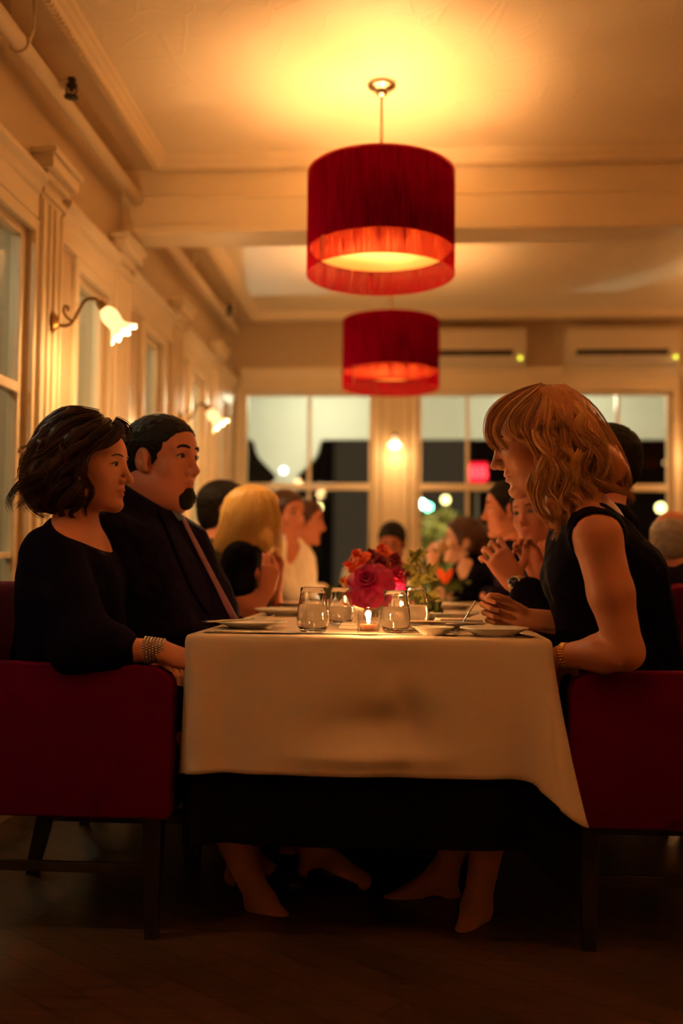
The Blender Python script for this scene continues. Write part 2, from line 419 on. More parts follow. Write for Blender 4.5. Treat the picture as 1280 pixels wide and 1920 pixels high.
def fabric(name, col, transp, transl, weave=True):
    """lampshade cloth: diffuse + translucent, partly open weave"""
    m = bpy.data.materials.new(name); m.use_nodes = True; M[name] = m; nt = m.node_tree; nt.nodes.clear()
    o = nt.nodes.new('ShaderNodeOutputMaterial')
    d = nt.nodes.new('ShaderNodeBsdfDiffuse'); d.inputs[0].default_value = (*col, 1)
    t = nt.nodes.new('ShaderNodeBsdfTranslucent'); t.inputs[0].default_value = (*col, 1)
    mx = nt.nodes.new('ShaderNodeMixShader'); mx.inputs[0].default_value = transl
    nt.links.new(d.outputs[0], mx.inputs[1]); nt.links.new(t.outputs[0], mx.inputs[2])
    if transp > 0:
        tr = nt.nodes.new('ShaderNodeBsdfTransparent'); tr.inputs[0].default_value = (1.0, 0.30, 0.20, 1)
        m2 = nt.nodes.new('ShaderNodeMixShader'); nt.links.new(mx.outputs[0], m2.inputs[1]); nt.links.new(tr.outputs[0], m2.inputs[2])
        tc = nt.nodes.new('ShaderNodeTexCoord'); mp = nt.nodes.new('ShaderNodeMapping'); mp.inputs['Scale'].default_value = (170, 170, 6)
        n = nt.nodes.new('ShaderNodeTexNoise'); n.inputs['Scale'].default_value = 1.0; n.inputs['Detail'].default_value = 3
        nt.links.new(tc.outputs['Object'], mp.inputs[0]); nt.links.new(mp.outputs[0], n.inputs['Vector'])
        rr = nt.nodes.new('ShaderNodeMapRange'); rr.inputs[1].default_value = 0.38; rr.inputs[2].default_value = 0.66; rr.inputs[3].default_value = transp * 0.1; rr.inputs[4].default_value = transp * 2.1
        nt.links.new(n.outputs['Fac'], rr.inputs[0]); nt.links.new(rr.outputs[0], m2.inputs[0]); nt.links.new(m2.outputs[0], o.inputs[0])
    else: nt.links.new(mx.outputs[0], o.inputs[0])
fabric('shade_red', (0.44, 0.001, 0.035), 0.24, 0.40)
fabric('shade_liner', (0.10, 0.002, 0.008), 0.0, 0.0)
fabric('shade_inner', (0.85, 0.68, 0.45), 0.0, 0.0)
fabric('diffuser_white', (0.80, 0.66, 0.48), 0.0, 0.55)
fabric('seam_gap_light', (0.75, 0.42, 0.22), 0.0, 0.6)
em('bulb_glow', (1.0, 0.55, 0.22), 8)
em('sconce_glow', (1.0, 0.62, 0.28), 3.2)
em('flame', (1.0, 0.55, 0.20), 60)
em('lamp_yellow', (1.0, 0.80, 0.30), 5); em('lamp_dim', (0.9, 0.5, 0.2), 1.2); em('spot_glow_white', (1.0, 0.90, 0.62), 9)
em('signal_green', (0.15, 1.0, 0.45), 14); em('signal_cyan', (0.5, 1.0, 0.85), 16)
em('sign_red', (1.0, 0.01, 0.03), 1.0); em('sign_tube', (1.0, 0.06, 0.07), 2.6)
em('indicator_green', (0.75, 0.8, 0.05), 1.6)
# sconce glass: lit frosted glass
m = bpy.data.materials.new('frosted_glass'); m.use_nodes = True; M['frosted_glass'] = m; nt = m.node_tree; b = nt.nodes['Principled BSDF']
b.inputs['Base Color'].default_value = (0.95, 0.85, 0.7, 1); b.inputs['Roughness'].default_value = 0.35
b.inputs['Emission Color'].default_value = (1.0, 0.58, 0.24, 1); b.inputs['Emission Strength'].default_value = 0.9

# embossed ceiling paper
m, nt, b = new_mat('embossed_paper'); b.inputs['Base Color'].default_value = (0.88, 0.76, 0.56, 1); b.inputs['Roughness'].default_value = 0.45
tc = nt.nodes.new('ShaderNodeTexCoord')
v = nt.nodes.new('ShaderNodeTexVoronoi'); v.feature = 'DISTANCE_TO_EDGE'; v.inputs['Scale'].default_value = 6.0; v.inputs['Randomness'].default_value = 0.8
nz = nt.nodes.new('ShaderNodeTexNoise'); nz.inputs['Scale'].default_value = 24; nz.inputs['Detail'].default_value = 5
cr = nt.nodes.new('ShaderNodeMapRange'); cr.inputs[1].default_value = 0.0; cr.inputs[2].default_value = 0.05; cr.inputs[3].default_value = 1; cr.inputs[4].default_value = 0
mx = nt.nodes.new('ShaderNodeMath'); mx.operation = 'ADD'; ml = nt.nodes.new('ShaderNodeMath'); ml.operation = 'MULTIPLY'; ml.inputs[1].default_value = 0.5
nt.links.new(tc.outputs['Object'], v.inputs['Vector']); nt.links.new(tc.outputs['Object'], nz.inputs['Vector'])
nt.links.new(v.outputs['Distance'], cr.inputs[0]); nt.links.new(nz.outputs['Fac'], ml.inputs[0]); nt.links.new(cr.outputs[0], mx.inputs[0]); nt.links.new(ml.outputs[0], mx.inputs[1])
bp = nt.nodes.new('ShaderNodeBump'); bp.inputs['Strength'].default_value = 0.16; bp.inputs['Distance'].default_value = 0.010
nt.links.new(mx.outputs[0], bp.inputs['Height']); nt.links.new(bp.outputs[0], b.inputs['Normal'])

# dark plank floor
m, nt, b = new_mat('floor_planks'); b.inputs['Roughness'].default_value = 0.32
tc = nt.nodes.new('ShaderNodeTexCoord'); mp = nt.nodes.new('ShaderNodeMapping'); mp.inputs['Rotation'].default_value = (0, 0, R(38))
br = nt.nodes.new('ShaderNodeTexBrick'); br.inputs['Scale'].default_value = 1.0; br.inputs['Brick Width'].default_value = 0.9; br.inputs['Row Height'].default_value = 0.09
br.inputs['Mortar Size'].default_value = 0.002; br.inputs['Color1'].default_value = (0.13, 0.058, 0.030, 1); br.inputs['Color2'].default_value = (0.09, 0.042, 0.020, 1); br.inputs['Mortar'].default_value = (0.01, 0.006, 0.004, 1)
mp2 = nt.nodes.new('ShaderNodeMapping'); mp2.inputs['Rotation'].default_value = (0, 0, R(38)); mp2.inputs['Scale'].default_value = (3, 60, 1)
nz = nt.nodes.new('ShaderNodeTexNoise'); nz.inputs['Scale'].default_value = 1.4; nz.inputs['Detail'].default_value = 6
mix = nt.nodes.new('ShaderNodeMix'); mix.data_type = 'RGBA'; mix.blend_type = 'MULTIPLY'; mix.inputs[0].default_value = 0.8
nt.links.new(tc.outputs['Object'], mp.inputs[0]); nt.links.new(mp.outputs[0], br.inputs['Vector']); nt.links.new(tc.outputs['Object'], mp2.inputs[0]); nt.links.new(mp2.outputs[0], nz.inputs['Vector'])
rg = nt.nodes.new('ShaderNodeMapRange'); rg.inputs[1].default_value = 0.3; rg.inputs[2].default_value = 0.7; rg.inputs[3].default_value = 0.4; rg.inputs[4].default_value = 1.0
nt.links.new(nz.outputs['Fac'], rg.inputs[0]); nt.links.new(br.outputs['Color'], mix.inputs[6]); nt.links.new(rg.outputs[0], mix.inputs[7]); nt.links.new(mix.outputs[2], b.inputs['Base Color'])
bp = nt.nodes.new('ShaderNodeBump'); bp.inputs['Strength'].default_value = 0.2; bp.inputs['Distance'].default_value = 0.004
nt.links.new(nz.outputs['Fac'], bp.inputs['Height']); nt.links.new(bp.outputs[0], b.inputs['Normal'])
# ================================================================ the room
XL, XR, YB, YF = -1.47, 4.2, 8.0, -1.6      # left wall, right wall, far wall, wall behind the camera
ZC = 2.945
PIL = [2.72, 3.80, 4.78, 5.95, 7.10]
OPEN = [(0.9, 1.45), (1.95, 2.5), (3.05, 3.66), (4.17, 4.63), (5.25, 5.66), (6.40, 6.83), (7.38, 7.72)]        # pilasters on the left wall
struct(mk('floor', box(XL - 0.2, XR + 0.2, YF - 0.1, YB + 0.2, -0.12, 0), 'floor_planks', smooth=False))
# ceiling: two coffers with a lower border
cl = mk('ceiling', box(XL - 0.2, XR + 0.2, YF - 0.1, YB + 0.2, ZC, ZC + 0.12), 'embossed_paper', smooth=False); struct(cl)
def border(y0, y1, n, wn, wf):
    w = 0.20; zb = ZC - 0.045
    parts = [box(XL, XL + w, y0, y1, zb, ZC), box(XR - w, XR, y0, y1, zb, ZC), box(XL + w, XR - w, y1 - wf, y1, zb, ZC), box(XL + w, XR - w, y0, y0 + wn, zb, ZC)]
    b_ = mk('trim_%d' % n, join(*parts), 'paint', smooth=False); struct(b_)
    # crown moulding ring on the inner edge of the border, with a bead row
    prof = [(0, 0), (0.045, 0), (0.04, -0.012), (0.028, -0.02), (0.022, -0.035), (0.008, -0.042), (0.0, -0.055), (-0.022, -0.055), (-0.03, -0.045), (-0.03, 0)]
    X0, X1, Y0, Y1 = XL + w, XR - w, y0 + wn, y1 - wf
    segs = [prism(prof, (X0, Y0 - .03, ZC), (X0, Y1 + .03, ZC), (1, 0, 0), (0, 0, 1)), prism(prof, (X1, Y0 - .03, ZC), (X1, Y1 + .03, ZC), (-1, 0, 0), (0, 0, 1)),
            prism(prof, (X0 - .03, Y1, ZC), (X1 + .03, Y1, ZC), (0, -1, 0), (0, 0, 1)), prism(prof, (X0 - .03, Y0, ZC), (X1 + .03, Y0, ZC), (0, 1, 0), (0, 0, 1))]
    m_ = mk('trim_%d' % (n + 1), join(*segs), 'trim_paint', smooth=False); struct(m_)
    beads = []
    y = Y0
    while y < Y1:
        beads.append(box(X0 - 0.026, X0 - 0.002, y, y + 0.016, ZC - 0.067, ZC - 0.052)); y += 0.028
    x = X0
    while x < 2.3:
        beads.append(box(x, x + 0.016, Y1 + 0.002, Y1 + 0.026, ZC - 0.067, ZC - 0.052)); x += 0.028
    struct(mk('trim_%d' % (n + 2), join(*beads), 'trim_paint', smooth=False))
border(YF, 4.80, 1, .1, .04)
border(5.00, YB, 4, .04, .22)
# beam between the bays
bm_ = join(box(XL, XR, 4.80, 5.00, 2.60, ZC, 0.004), box(XL, XR, 4.785, 5.015, 2.57, 2.615, 0.006), box(XL, XR, 4.79, 5.01, 2.745, 2.765, 0.004))
struct(mk('trim_7', bm_, 'trim_paint', smooth=False))

# left wall, built round its windows
def wall_left():
    parts = [box(XL - 0.16, XL, YF, YB + 0.1, 2.22, ZC), box(XL - 0.16, XL, YF, YB + 0.1, 0, 0.35)]
    ys = [YF] + [v for q in OPEN for v in q] + [YB + 0.1]
    for a_, b_ in zip(ys[0::2], ys[1::2]): parts.append(box(XL - 0.16, XL, a_, b_, 0.35, 2.22))
    return join(*parts)
struct(mk('wall_left', wall_left(), 'paint', smooth=False))
nw = 1
for (a, b) in OPEN:
    fr = 0.045; x0, x1 = XL - 0.06, XL - 0.015
    fw = join(box(x0, x1, a, a + fr, 0.35, 2.22, .004), box(x0, x1, b - fr, b, 0.35, 2.22, .004), box(x0, x1, a + fr, b - fr, 2.17, 2.22, .004), box(x0, x1, a + fr, b - fr, 0.35, 0.41, .004),
              box(x0, x1, a + fr, b - fr, 1.565, 1.605, .004), box(x0 + .01, x1 - .01, a + fr, b - fr, 0.94, 0.965, .003))
    wf = mk('window_%d' % nw, fw, 'trim_paint', smooth=False, loc=(XL, (a + b) / 2, 0)); struct(wf)
    mk('window_pane', box(XL - 0.042, XL - 0.036, a + fr * .8, b - fr * .8, 0.40, 2.18), 'window_pane_glass', wf, smooth=False)
    # casing round the opening + cornice over it
    c = 0.045
    cs = join(box(XL, XL + 0.022, a - c, a, 0.30, 2.25, .004), box(XL, XL + 0.022, b, b + c, 0.30, 2.25, .004), box(XL, XL + 0.022, a, b, 2.20, 2.25, .004))
    mk('casing', cs, 'trim_paint', wf, smooth=False)
    nw += 1
cor = [(0, 0), (0.026, 0), (0.026, 0.09), (0.034, 0.10), (0.04, 0.125), (0.062, 0.15), (0.062, 0.17), (0, 0.17)]
segs = []
ys = [YF] + [v for p in PIL for v in (p - 0.13, p + 0.13)] + [7.88]
for a, b in zip(ys[0::2], ys[1::2]): segs.append(prism(cor, (XL, a, 2.25), (XL, b, 2.25), (1, 0, 0), (0, 0, 1)))
struct(mk('trim_8', join(*segs), 'trim_paint', smooth=False))
def pilaster(c, axis):
    """axis 'y': on left wall at y=c ; 'x': on far wall at x=c"""
    w = 0.11; P = []
    def bx(u0, u1, d0, d1, z0, z1, bv=0.003):
        if axis == 'y': return box(XL + d0, XL + d1, c + u0, c + u1, z0, z1, bv)
        return box(c + u0, c + u1, YB - d1, YB - d0, z0, z1, bv)
    P.append(bx(-w, w, 0, 0.030, 0.0, 2.46))
    for u in (-w + .012, -.03, .03, w - .012): P.append(bx(u - .009, u + .009, 0.028, 0.040, 0.22, 2.34))
    P.append(bx(-w - .01, w + .01, 0, 0.05, 0.0, 0.20)); P.append(bx(-w - .012, w + .012, 0, 0.045, 2.36, 2.385))
    P.append(bx(-w - .015, w + .015, 0, 0.055, 2.42, 2.45)); P.append(bx(-w - .035, w + .035, 0, 0.085, 2.45, 2.50)); P.append(bx(-w - .05, w + .05, 0, 0.10, 2.50, 2.525))
    return join(*P)
n = 10
for p in PIL:
    struct(mk('trim_%d' % n, pilaster(p, 'y'), 'trim_paint', smooth=False)); n += 1
# far wall with three windows in view, a fourth to the right
WINS = [(-1.40, -0.32, -0.85), (0.02, 0.83, 0.43), (1.20, 2.04, 1.62), (2.45, 3.3, 2.87), (3.55, 4.05, 3.8)]
Z0, Z1 = 0.55, 2.345
parts = [box(XL - .16, XR, YB, YB + 0.16, 0, Z0), box(XL - .16, XR, YB, YB + 0.16, Z1, ZC)]
xs = [XL - .16] + [v for q in WINS for v in q[:2]] + [XR]
for a, b in zip(xs[0::2], xs[1::2]): parts.append(box(a, b, YB, YB + 0.16, Z0, Z1))
struct(mk('wall_back', join(*parts), 'paint', smooth=False))
for (a, b, mu) in WINS:
    fr = 0.04; y0, y1 = YB + 0.015, YB + 0.06
    fw = join(box(a, a + fr, y0, y1, Z0, Z1, .004), box(b - fr, b, y0, y1, Z0, Z1, .004), box(a + fr, b - fr, y0, y1, Z1 - .03, Z1, .004), box(a + fr, b - fr, y0, y1, Z0, Z0 + .06, .004),
              box(a + fr, b - fr, y0 - .01, y1, 1.545, 1.600, .004), box(mu - .013, mu + .013, y0 + .005, y1 - .005, Z0 + .06, Z1 - .03, .003))
    wf = mk('window_%d' % nw, fw, 'trim_paint', smooth=False, loc=((a + b) / 2, YB, 0)); struct(wf)
    mk('window_pane', box(a + fr * .8, b - fr * .8, YB + 0.036, YB + 0.042, Z0 + .05, Z1 - .02), 'window_pane_glass', wf, smooth=False)
    c = 0.05
    mk('casing', join(box(a - c, a, YB - .022, YB, Z0 - .05, Z1 + .05, .004), box(b, b + c, YB - .022, YB, Z0 - .05, Z1 + .05, .004), box(a, b, YB - .022, YB, Z1, Z1 + .05, .004), box(a - c, b + c, YB - .05, YB, Z0 - .05, Z0 - .01, .006)), 'trim_paint', wf, smooth=False)
    nw += 1
segs = []
for a, b in ((XL + .06, -0.28), (-0.02, 0.90), (1.14, 2.10), (2.38, XR)):
    segs.append(prism(cor, (a, YB, 2.37), (b, YB, 2.37), (0, -1, 0), (0, 0, 1)))
struct(mk('trim_9', join(*segs), 'trim_paint', smooth=False))
for x in (-0.15, 1.02, 2.24):
    struct(mk('trim_%d' % n, pilaster(x, 'x'), 'trim_paint', smooth=False)); n += 1
struct(mk('wall_right', box(XR, XR + 0.15, YF, YB + .1, 0, ZC), 'paint', smooth=False))
struct(mk('wall_front', box(XL - .16, XR, YF - 0.15, YF, 0, ZC), 'paint', smooth=False))
struct(mk('baseboard_left', box(XL, XL + 0.02, YF, YB, 0, 0.16, 0.004), 'trim_paint', smooth=False))
struct(mk('baseboard_back', box(XL, XR, YB - 0.02, YB, 0, 0.16, 0.004), 'trim_paint', smooth=False))

# ---- outside: street ground, porch with arched valance, buildings in the dark
struct(mk('ground', box(-30, 40, YB + .3, 60, -0.5, -0.45), 'asphalt', smooth=False))
struct(mk('porch_floor', join(box(-3.4, 6, YB + .16, 10.1, -.2, -.05), box(-3.4, XL - .17, -2, YB + .16, -.2, -.05)), 'dark_wood', smooth=False))
struct(mk('porch_ceiling', join(box(-3.4, 6, YB + .16, 10.1, 2.80, 2.9), box(-3.4, XL - .17, -2, YB + .16, 2.80, 2.9)), 'porch_paint', smooth=False))
def valance(centres, zt, zb, half, post):
    """outline pieces for a pale valance whose lower edge sweeps down to each post (2D u,z)"""
    polys = []
    for c in centres:
        prof = [(0.36, 0), (0.335, -0.03), (0.31, -0.13), (0.28, -0.19), (0.20, -0.27), (0.12, -0.35), (0.10, -0.39), (0.14, -0.43), (0.14, -0.48), (post, -0.54)]
        right = [(c + a, zb + d) for a, d in prof]; left = [(c - a, zb + d) for a, d in prof]
        polys.append([(c - half, zt), (c + half, zt), (c + half, zb)] + right + [(c + post, -0.1), (c - post, -0.1)] + left[::-1] + [(c - half, zb)])
    return polys
def extr(poly, f0, f1):
    n_ = len(poly); V = [f0(*p) for p in poly] + [f1(*p) for p in poly]
    F = [(i, (i + 1) % n_, n_ + (i + 1) % n_, n_ + i) for i in range(n_)] + [tuple(range(n_))[::-1], tuple(range(n_, 2 * n_))]
    return V, F
YP = 9.9
zb = at(650, 824, YP).z
cx = at(537, 900, YP).x; sp = at(1003, 900, YP).x - cx
pol = valance([cx + sp * k for k in (-1, 0, 1, 2, 3)], 2.85, zb, sp / 2, 0.07)
v1 = mk('porch_valance', join(*[extr(p, lambda u, z: (u, YP, z), lambda u, z: (u, YP + .10, z)) for p in pol]), 'porch_paint', smooth=False, loc=(cx, YP, -0.05)); struct(v1)
pol = valance([1.2 + sp * k for k in (0, 1, 2, 3)], 2.85, zb, sp / 2, 0.07)
v2 = mk('porch_valance', join(*[extr(p, lambda u, z: (-3.3, u, z), lambda u, z: (-3.4, u, z)) for p in pol]), 'porch_paint', smooth=False, loc=(-3.3, 4, -0.05)); struct(v2)
# buildings across the street
def building(x0, x1, y, h, label, wins):
    b_ = mk('building', box(x0, x1, y, y + 6, -0.5, h), 'brick', smooth=False, loc=((x0 + x1) / 2, y, -0.5)); tag(b_, label, 'building')
    for (wx, wz) in wins: mk('window', box(wx, wx + 1.0, y - .05, y + .02, wz, wz + 1.2), 'ac_dark', b_, smooth=False)
building(-26, -3.2, 34, 7.5, 'dark brick building across the street behind the left window', [(-14, 1.2), (-11, 1.2), (-8, 1.2), (-5.5, 1.2)])
building(2.2, 16, 36, 8, 'dark brick building across the street behind the right windows', [(4, 1.5), (7, 1.5), (10, 1.5)])
def street_lamp(px, py, Y, r, mat, label, name='street_lamp'):
    p = at(px, py, Y)
    e = empty(name, (p.x, p.y, -0.45)); tag(e, label, 'street lamp' if name == 'street_lamp' else 'traffic light')
    mk('lamp_globe', sphere(p, r), mat, e)
    mk('pole', tube([(p.x, p.y, -0.45), (p.x, p.y, p.z - r)], 0.05, 8), 'iron', e)
    return e
street_lamp(597, 951, 24, 0.07, 'lamp_yellow', 'yellow globe added for a low spot of light in the left far window')  # globe and pole added for a reflection-like spot of light in the pane
p = at(531, 882, 9.7); pl_ = empty('light_spot_globe', (p.x, 9.8, p.z)); tag(pl_, 'bright globe added for a round spot of light in the left far window', 'light spot')  # glowing globe added for the round, reflection-like light spot in the pane
mk('lamp_globe', sphere((p.x, 9.72, p.z), .030), 'spot_glow_white', pl_); mk('bracket', tube([(p.x, 9.72, p.z), (p.x, 9.92, p.z)], .012, 8), 'iron', pl_)
street_lamp(835, 937, 26, 0.09, 'lamp_yellow', 'yellow street lamp above the shrub behind the middle far window')
street_lamp(1238, 952, 22, 0.09, 'lamp_yellow', 'yellow street lamp seen low through the right far window')
street_lamp(1247, 868, 24, 0.04, 'lamp_dim', 'small warm street lamp at the right edge of the right far window')
street_lamp(791, 945, 26, 0.09, 'signal_cyan', 'cyan traffic light beside the pilaster in the middle far window', 'traffic_light')
street_lamp(803, 951, 26, 0.085, 'signal_green', 'green traffic light right of the cyan one in the middle window', 'traffic_light')
# red lit sign hung under the porch
a = at(876, 867, 12.0); b = at(914, 904, 12.0)
sg = mk('neon_sign', box(a.x, b.x, 12.0, 12.05, b.z, a.z, 0.02), 'sign_red', smooth=False, loc=((a.x + b.x) / 2, 12.0, b.z)); tag(sg, 'red glowing neon sign outside the middle far window', 'sign')
wd = b.x - a.x
mk('sign_post', tube([((a.x + b.x) / 2, 12.06, -.45), ((a.x + b.x) / 2, 12.06, a.z - .02)], .02, 8), 'iron', sg)
for i, f in enumerate((0.14, 0.36, 0.60, 0.84)):
    xx = a.x + wd * f; h0, h1 = b.z + .04, a.z - .05
    mk('neon_letter_stroke', tube(spline([(xx - .02, 11.98, h0), (xx + .018, 11.975, (h0 * 2 + h1) / 3), (xx - .015, 11.975, (h0 + 2 * h1) / 3), (xx + .02, 11.98, h1)], 10), 0.012, 6), 'sign_tube', sg)
# shrub lit by the street behind the middle window
def leafball(c, r, nleaf, ls, seed, flat=0.9):
    rs = np.random.RandomState(seed); V, F = [], []
    for i in range(nleaf):
        d = rs.normal(size=3); d /= np.linalg.norm(d); p = np.array(c) + d * r * (0.55 + 0.5 * rs.rand()) * np.array([1, 1, flat])
        a1 = rs.normal(size=3); a1 /= np.linalg.norm(a1); a2 = np.cross(a1, d); a2 /= max(np.linalg.norm(a2), 1e-5)
        k = len(V); L = ls * (0.6 + 0.8 * rs.rand())
        V += [tuple(p - a1 * L), tuple(p + a2 * L * .4), tuple(p + a1 * L), tuple(p - a2 * L * .4)]; F.append((k, k + 1, k + 2, k + 3))
    return V, F
p = at(822, 1010, 13)
sh = empty('shrub', (p.x, p.y, -0.45)); tag(sh, 'leafy street shrub lit from above, behind the middle far window', 'shrub')
mk('foliage', join(leafball((p.x, p.y, p.z), 0.42, 900, 0.05, 3), leafball((p.x + .25, p.y, p.z - .35), 0.5, 900, 0.05, 4), leafball((p.x - .1, p.y, p.z - .8), 0.5, 700, 0.05, 5)), 'leaf_pale', sh, smooth=False)
mk('trunk', tube([(p.x, p.y, -.45), (p.x + .04, p.y, 0.1), (p.x, p.y, p.z)], [.05, .04, .02], 8), 'dark_wood', sh)
o = light('street_light_source', 'SPOT', (p.x - .3, 11.2, 3.0), 220, (1.0, 0.85, 0.5), 0.1, spot_size=R(60), spot_blend=.8); aim(o, (p.x, 13, 0.8))

# ================================================================ fittings
# heating/sprinkler pipes along the left wall
def pipe_run(y0, y1, heads, clamps, label):
    x, z, r = -1.385, 2.745, 0.031
    o = mk('sprinkler_pipe', tube([(x, y0, z), (x, y1, z)], r, 20), 'trim_paint', loc=(x, (y0 + y1) / 2, z - r)); tag(o, label, 'pipe')
    o.data.polygons.foreach_set('use_smooth', [True] * len(o.data.polygons))
    for y in clamps:
        pts = [(x + (r + .003) * math.cos(a), y, z + (r + .003) * math.sin(a)) for a in [R(v) for v in range(150, 391, 20)]]
        mk('clamp', join(tube(pts, 0.005, 6), tube([(x + r + .004, y, z), (x + r + .02, y, z + .05), (x + r + .02, y, ZC - .045)], 0.006, 8), tube([(x - r - .004, y, z), (x - r - .004, y, ZC - .045)], 0.004, 8)), 'trim_paint', o)
    for y in heads:
        cx_ = x + .075
        h = mk('sprinkler_head', join(lathe([(0, z + .03), (.016, z + .03), (.016, z + .01), (.022, z + .005), (.020, z - .004), (.010, z - .008), (.008, z - .02), (0, z - .02)], 14, cx_, y),
             tube([(cx_ - .018, y, z - .002), (cx_ - .02, y, z - .025), (cx_, y, z - .042)], .0035, 6), tube([(cx_ + .018, y, z - .002), (cx_ + .02, y, z - .025), (cx_, y, z - .042)], .0035, 6),
             lathe([(0, z - .040), (.026, z - .040), (.028, z - .044), (0, z - .045)], 16, cx_, y)), 'iron', o)
        mk('branch', tube([(x, y, z), (cx_, y, z + .012)], 0.014, 10), 'trim_paint', o)
pipe_run(YF + .01, 4.80, [3.62, 1.2], [1.5, 2.95, 3.30], 'cream painted sprinkler pipe along the left wall nearest the camera')
pipe_run(5.01, 7.6, [5.35, 6.9], [5.9, 7.2], 'cream painted sprinkler pipe beyond the ceiling beam at the left wall')

# air conditioners on the far wall
def ac(px0, px1, label, led):
    a = at(px0, 617, YB - .2); b = at(px1, 688, YB - .2); x0, x1 = a.x, b.x; z1, z0 = a.z, b.z
    z0, z1 = 2.535, 2.815
    e = empty('air_conditioner', ((x0 + x1) / 2, YB, z0)); tag(e, label, 'air conditioner', 'wall air conditioners over the far windows')
    prof = [(0, 0), (0.13, 0), (0.19, 0.05), (0.20, 0.10), (0.20, 0.25), (0.18, 0.28), (0, 0.28)]
    mk('housing', prism(prof, (x0, YB, z0), (x1, YB, z0), (0, -1, 0), (0, 0, 1)), 'ac_white', e, smooth=False)
    mk('air_outlet', box(x0 + .07, x1 - .09, YB - .208, YB - .185, z0 + .055, z0 + .10), 'ac_dark', e, smooth=False)
    mk('louvre', box(x0 + .07, x1 - .09, YB - .222, YB - .205, z0 + .046, z0 + .054, .002), 'ac_white', e, smooth=False)
    for u in (x0, x1): mk('end_cap', box(u - .006, u + .010, YB - .205, YB, z0, z1, .003), 'ac_white', e, smooth=False)
    p = at(led[0], led[1], YB - .21)
    V, F = lathe([(0, 0), (.014, 0), (.012, .006), (0, .006)], 14)
    mk('indicator_light', ([(v[0] + p.x, YB - .202 - v[2], v[1] + p.z) for v in V], F), 'indicator_green', e)
ac(748, 983, 'cream wall air conditioner partly behind the far red pendant lamp', (975, 671))
ac(1063, 1275, 'cream wall air conditioner at the right over the far window', (1267, 669))

# ---- pendant lamps
def pendant(x, y, zt=2.56, zbm=2.13, label=''):
    Rr = 0.305; zd = zbm + 0.105
    e = empty('pendant_lamp', (x, y, zbm)); tag(e, label, 'pendant lamp', 'red drum pendants over the table')
    mk('canopy', lathe([(0, ZC), (.056, ZC), (.062, ZC - .004), (.062, ZC - .010), (.052, ZC - .020), (.030, ZC - .028), (.027, ZC - .036), (.024, ZC - .044), (.012, ZC - .056), (0, ZC - .058)], 32, x, y), 'steel', e)
    mk('rod', tube([(x, y, ZC - .05), (x, y, zt - .12)], 0.006, 10), 'brass', e)
    mk('lamp_shade', lathe([(Rr, zbm), (Rr + .002, zbm), (Rr + .002, zt), (Rr, zt)], 96, x, y), 'shade_red', e)
    mk('liner', lathe([(Rr - .010, zd), (Rr - .008, zd), (Rr - .008, zt - .002), (Rr - .010, zt - .002)], 96, x, y), 'shade_liner', e)
    mk('inner_lining', lathe([(Rr - .0125, zd + .004), (Rr - .0125, zt - .004)], 96, x, y), 'shade_inner', e)
    mk('diffuser', lathe([(0, zd), (Rr - .016, zd), (Rr - .013, zd + .003), (0, zd + .003)], 96, x, y), 'diffuser_white', e)
    sp_ = [(x + (Rr - .010) * math.cos(a), y + (Rr - .010) * math.sin(a)) for a in (R(222),)]
    ang = R(224)
    cxs, cys = x + (Rr + .0035) * math.cos(ang), y + (Rr + .0035) * math.sin(ang)
    tx, ty = -math.sin(ang) * .006, math.cos(ang) * .006
    mk('seam', ([(cxs - tx, cys - ty, zbm + .002), (cxs + tx, cys + ty, zbm + .002), (cxs + tx, cys + ty, zd), (cxs - tx, cys - ty, zd)], [(0, 1, 2, 3)]), 'seam_gap_light', e, smooth=False)  # pale strip stands in for lamplight showing through the gap at the seam
    mk('spider', join(*[tube([(x, y, zt - .03), (x + (Rr - .01) * math.cos(a), y + (Rr - .01) * math.sin(a), zt - .008)], .003, 6) for a in (0.4, 0.4 + 2.09, 0.4 + 4.19)], tube([(x, y, zt - .02), (x, y, zt - .13)], .02, 12)), 'steel', e)
    for a in (0, 2.09, 4.19): mk('light_bulb', sphere((x + .06 * math.cos(a), y + .06 * math.sin(a), zt - .16), .026), 'bulb_glow', e)
    for a in (0, 2.09, 4.19):
        light('pendant_bulb', 'POINT', (x + .13 * math.cos(a + 1), y + .13 * math.sin(a + 1), zt - .20), P_PEND / 3, WARM, 0.05)
    return e
q = at(713, 505, 4.07); pendant(q.x, 4.07, label='large red drum pendant lamp hanging nearest over the table')
q = at(732, 722, 6.26); pendant(q.x, 6.26, zt=2.485, zbm=2.055, label='farther red drum pendant lamp in front of the air conditioners')
# unseen pendants added beyond the frame to raise the light in the room
P_PEND = 50.0
P_PEND = 36.0
pendant(2.75, 4.1, label='unseen red drum pendant added for ambient light, right of the frame')
P_PEND = 30.0
pendant(-0.1, 1.0, label='unseen red drum pendant added above the camera for its light')
P_PEND = 36.0
pendant(2.75, 6.6, label='unseen red drum pendant added for ambient light, right of the frame near the far wall')
pendant(2.75, 1.0, label='unseen red drum pendant added for ambient light, right of the frame near the camera')
P_PEND = 16.5

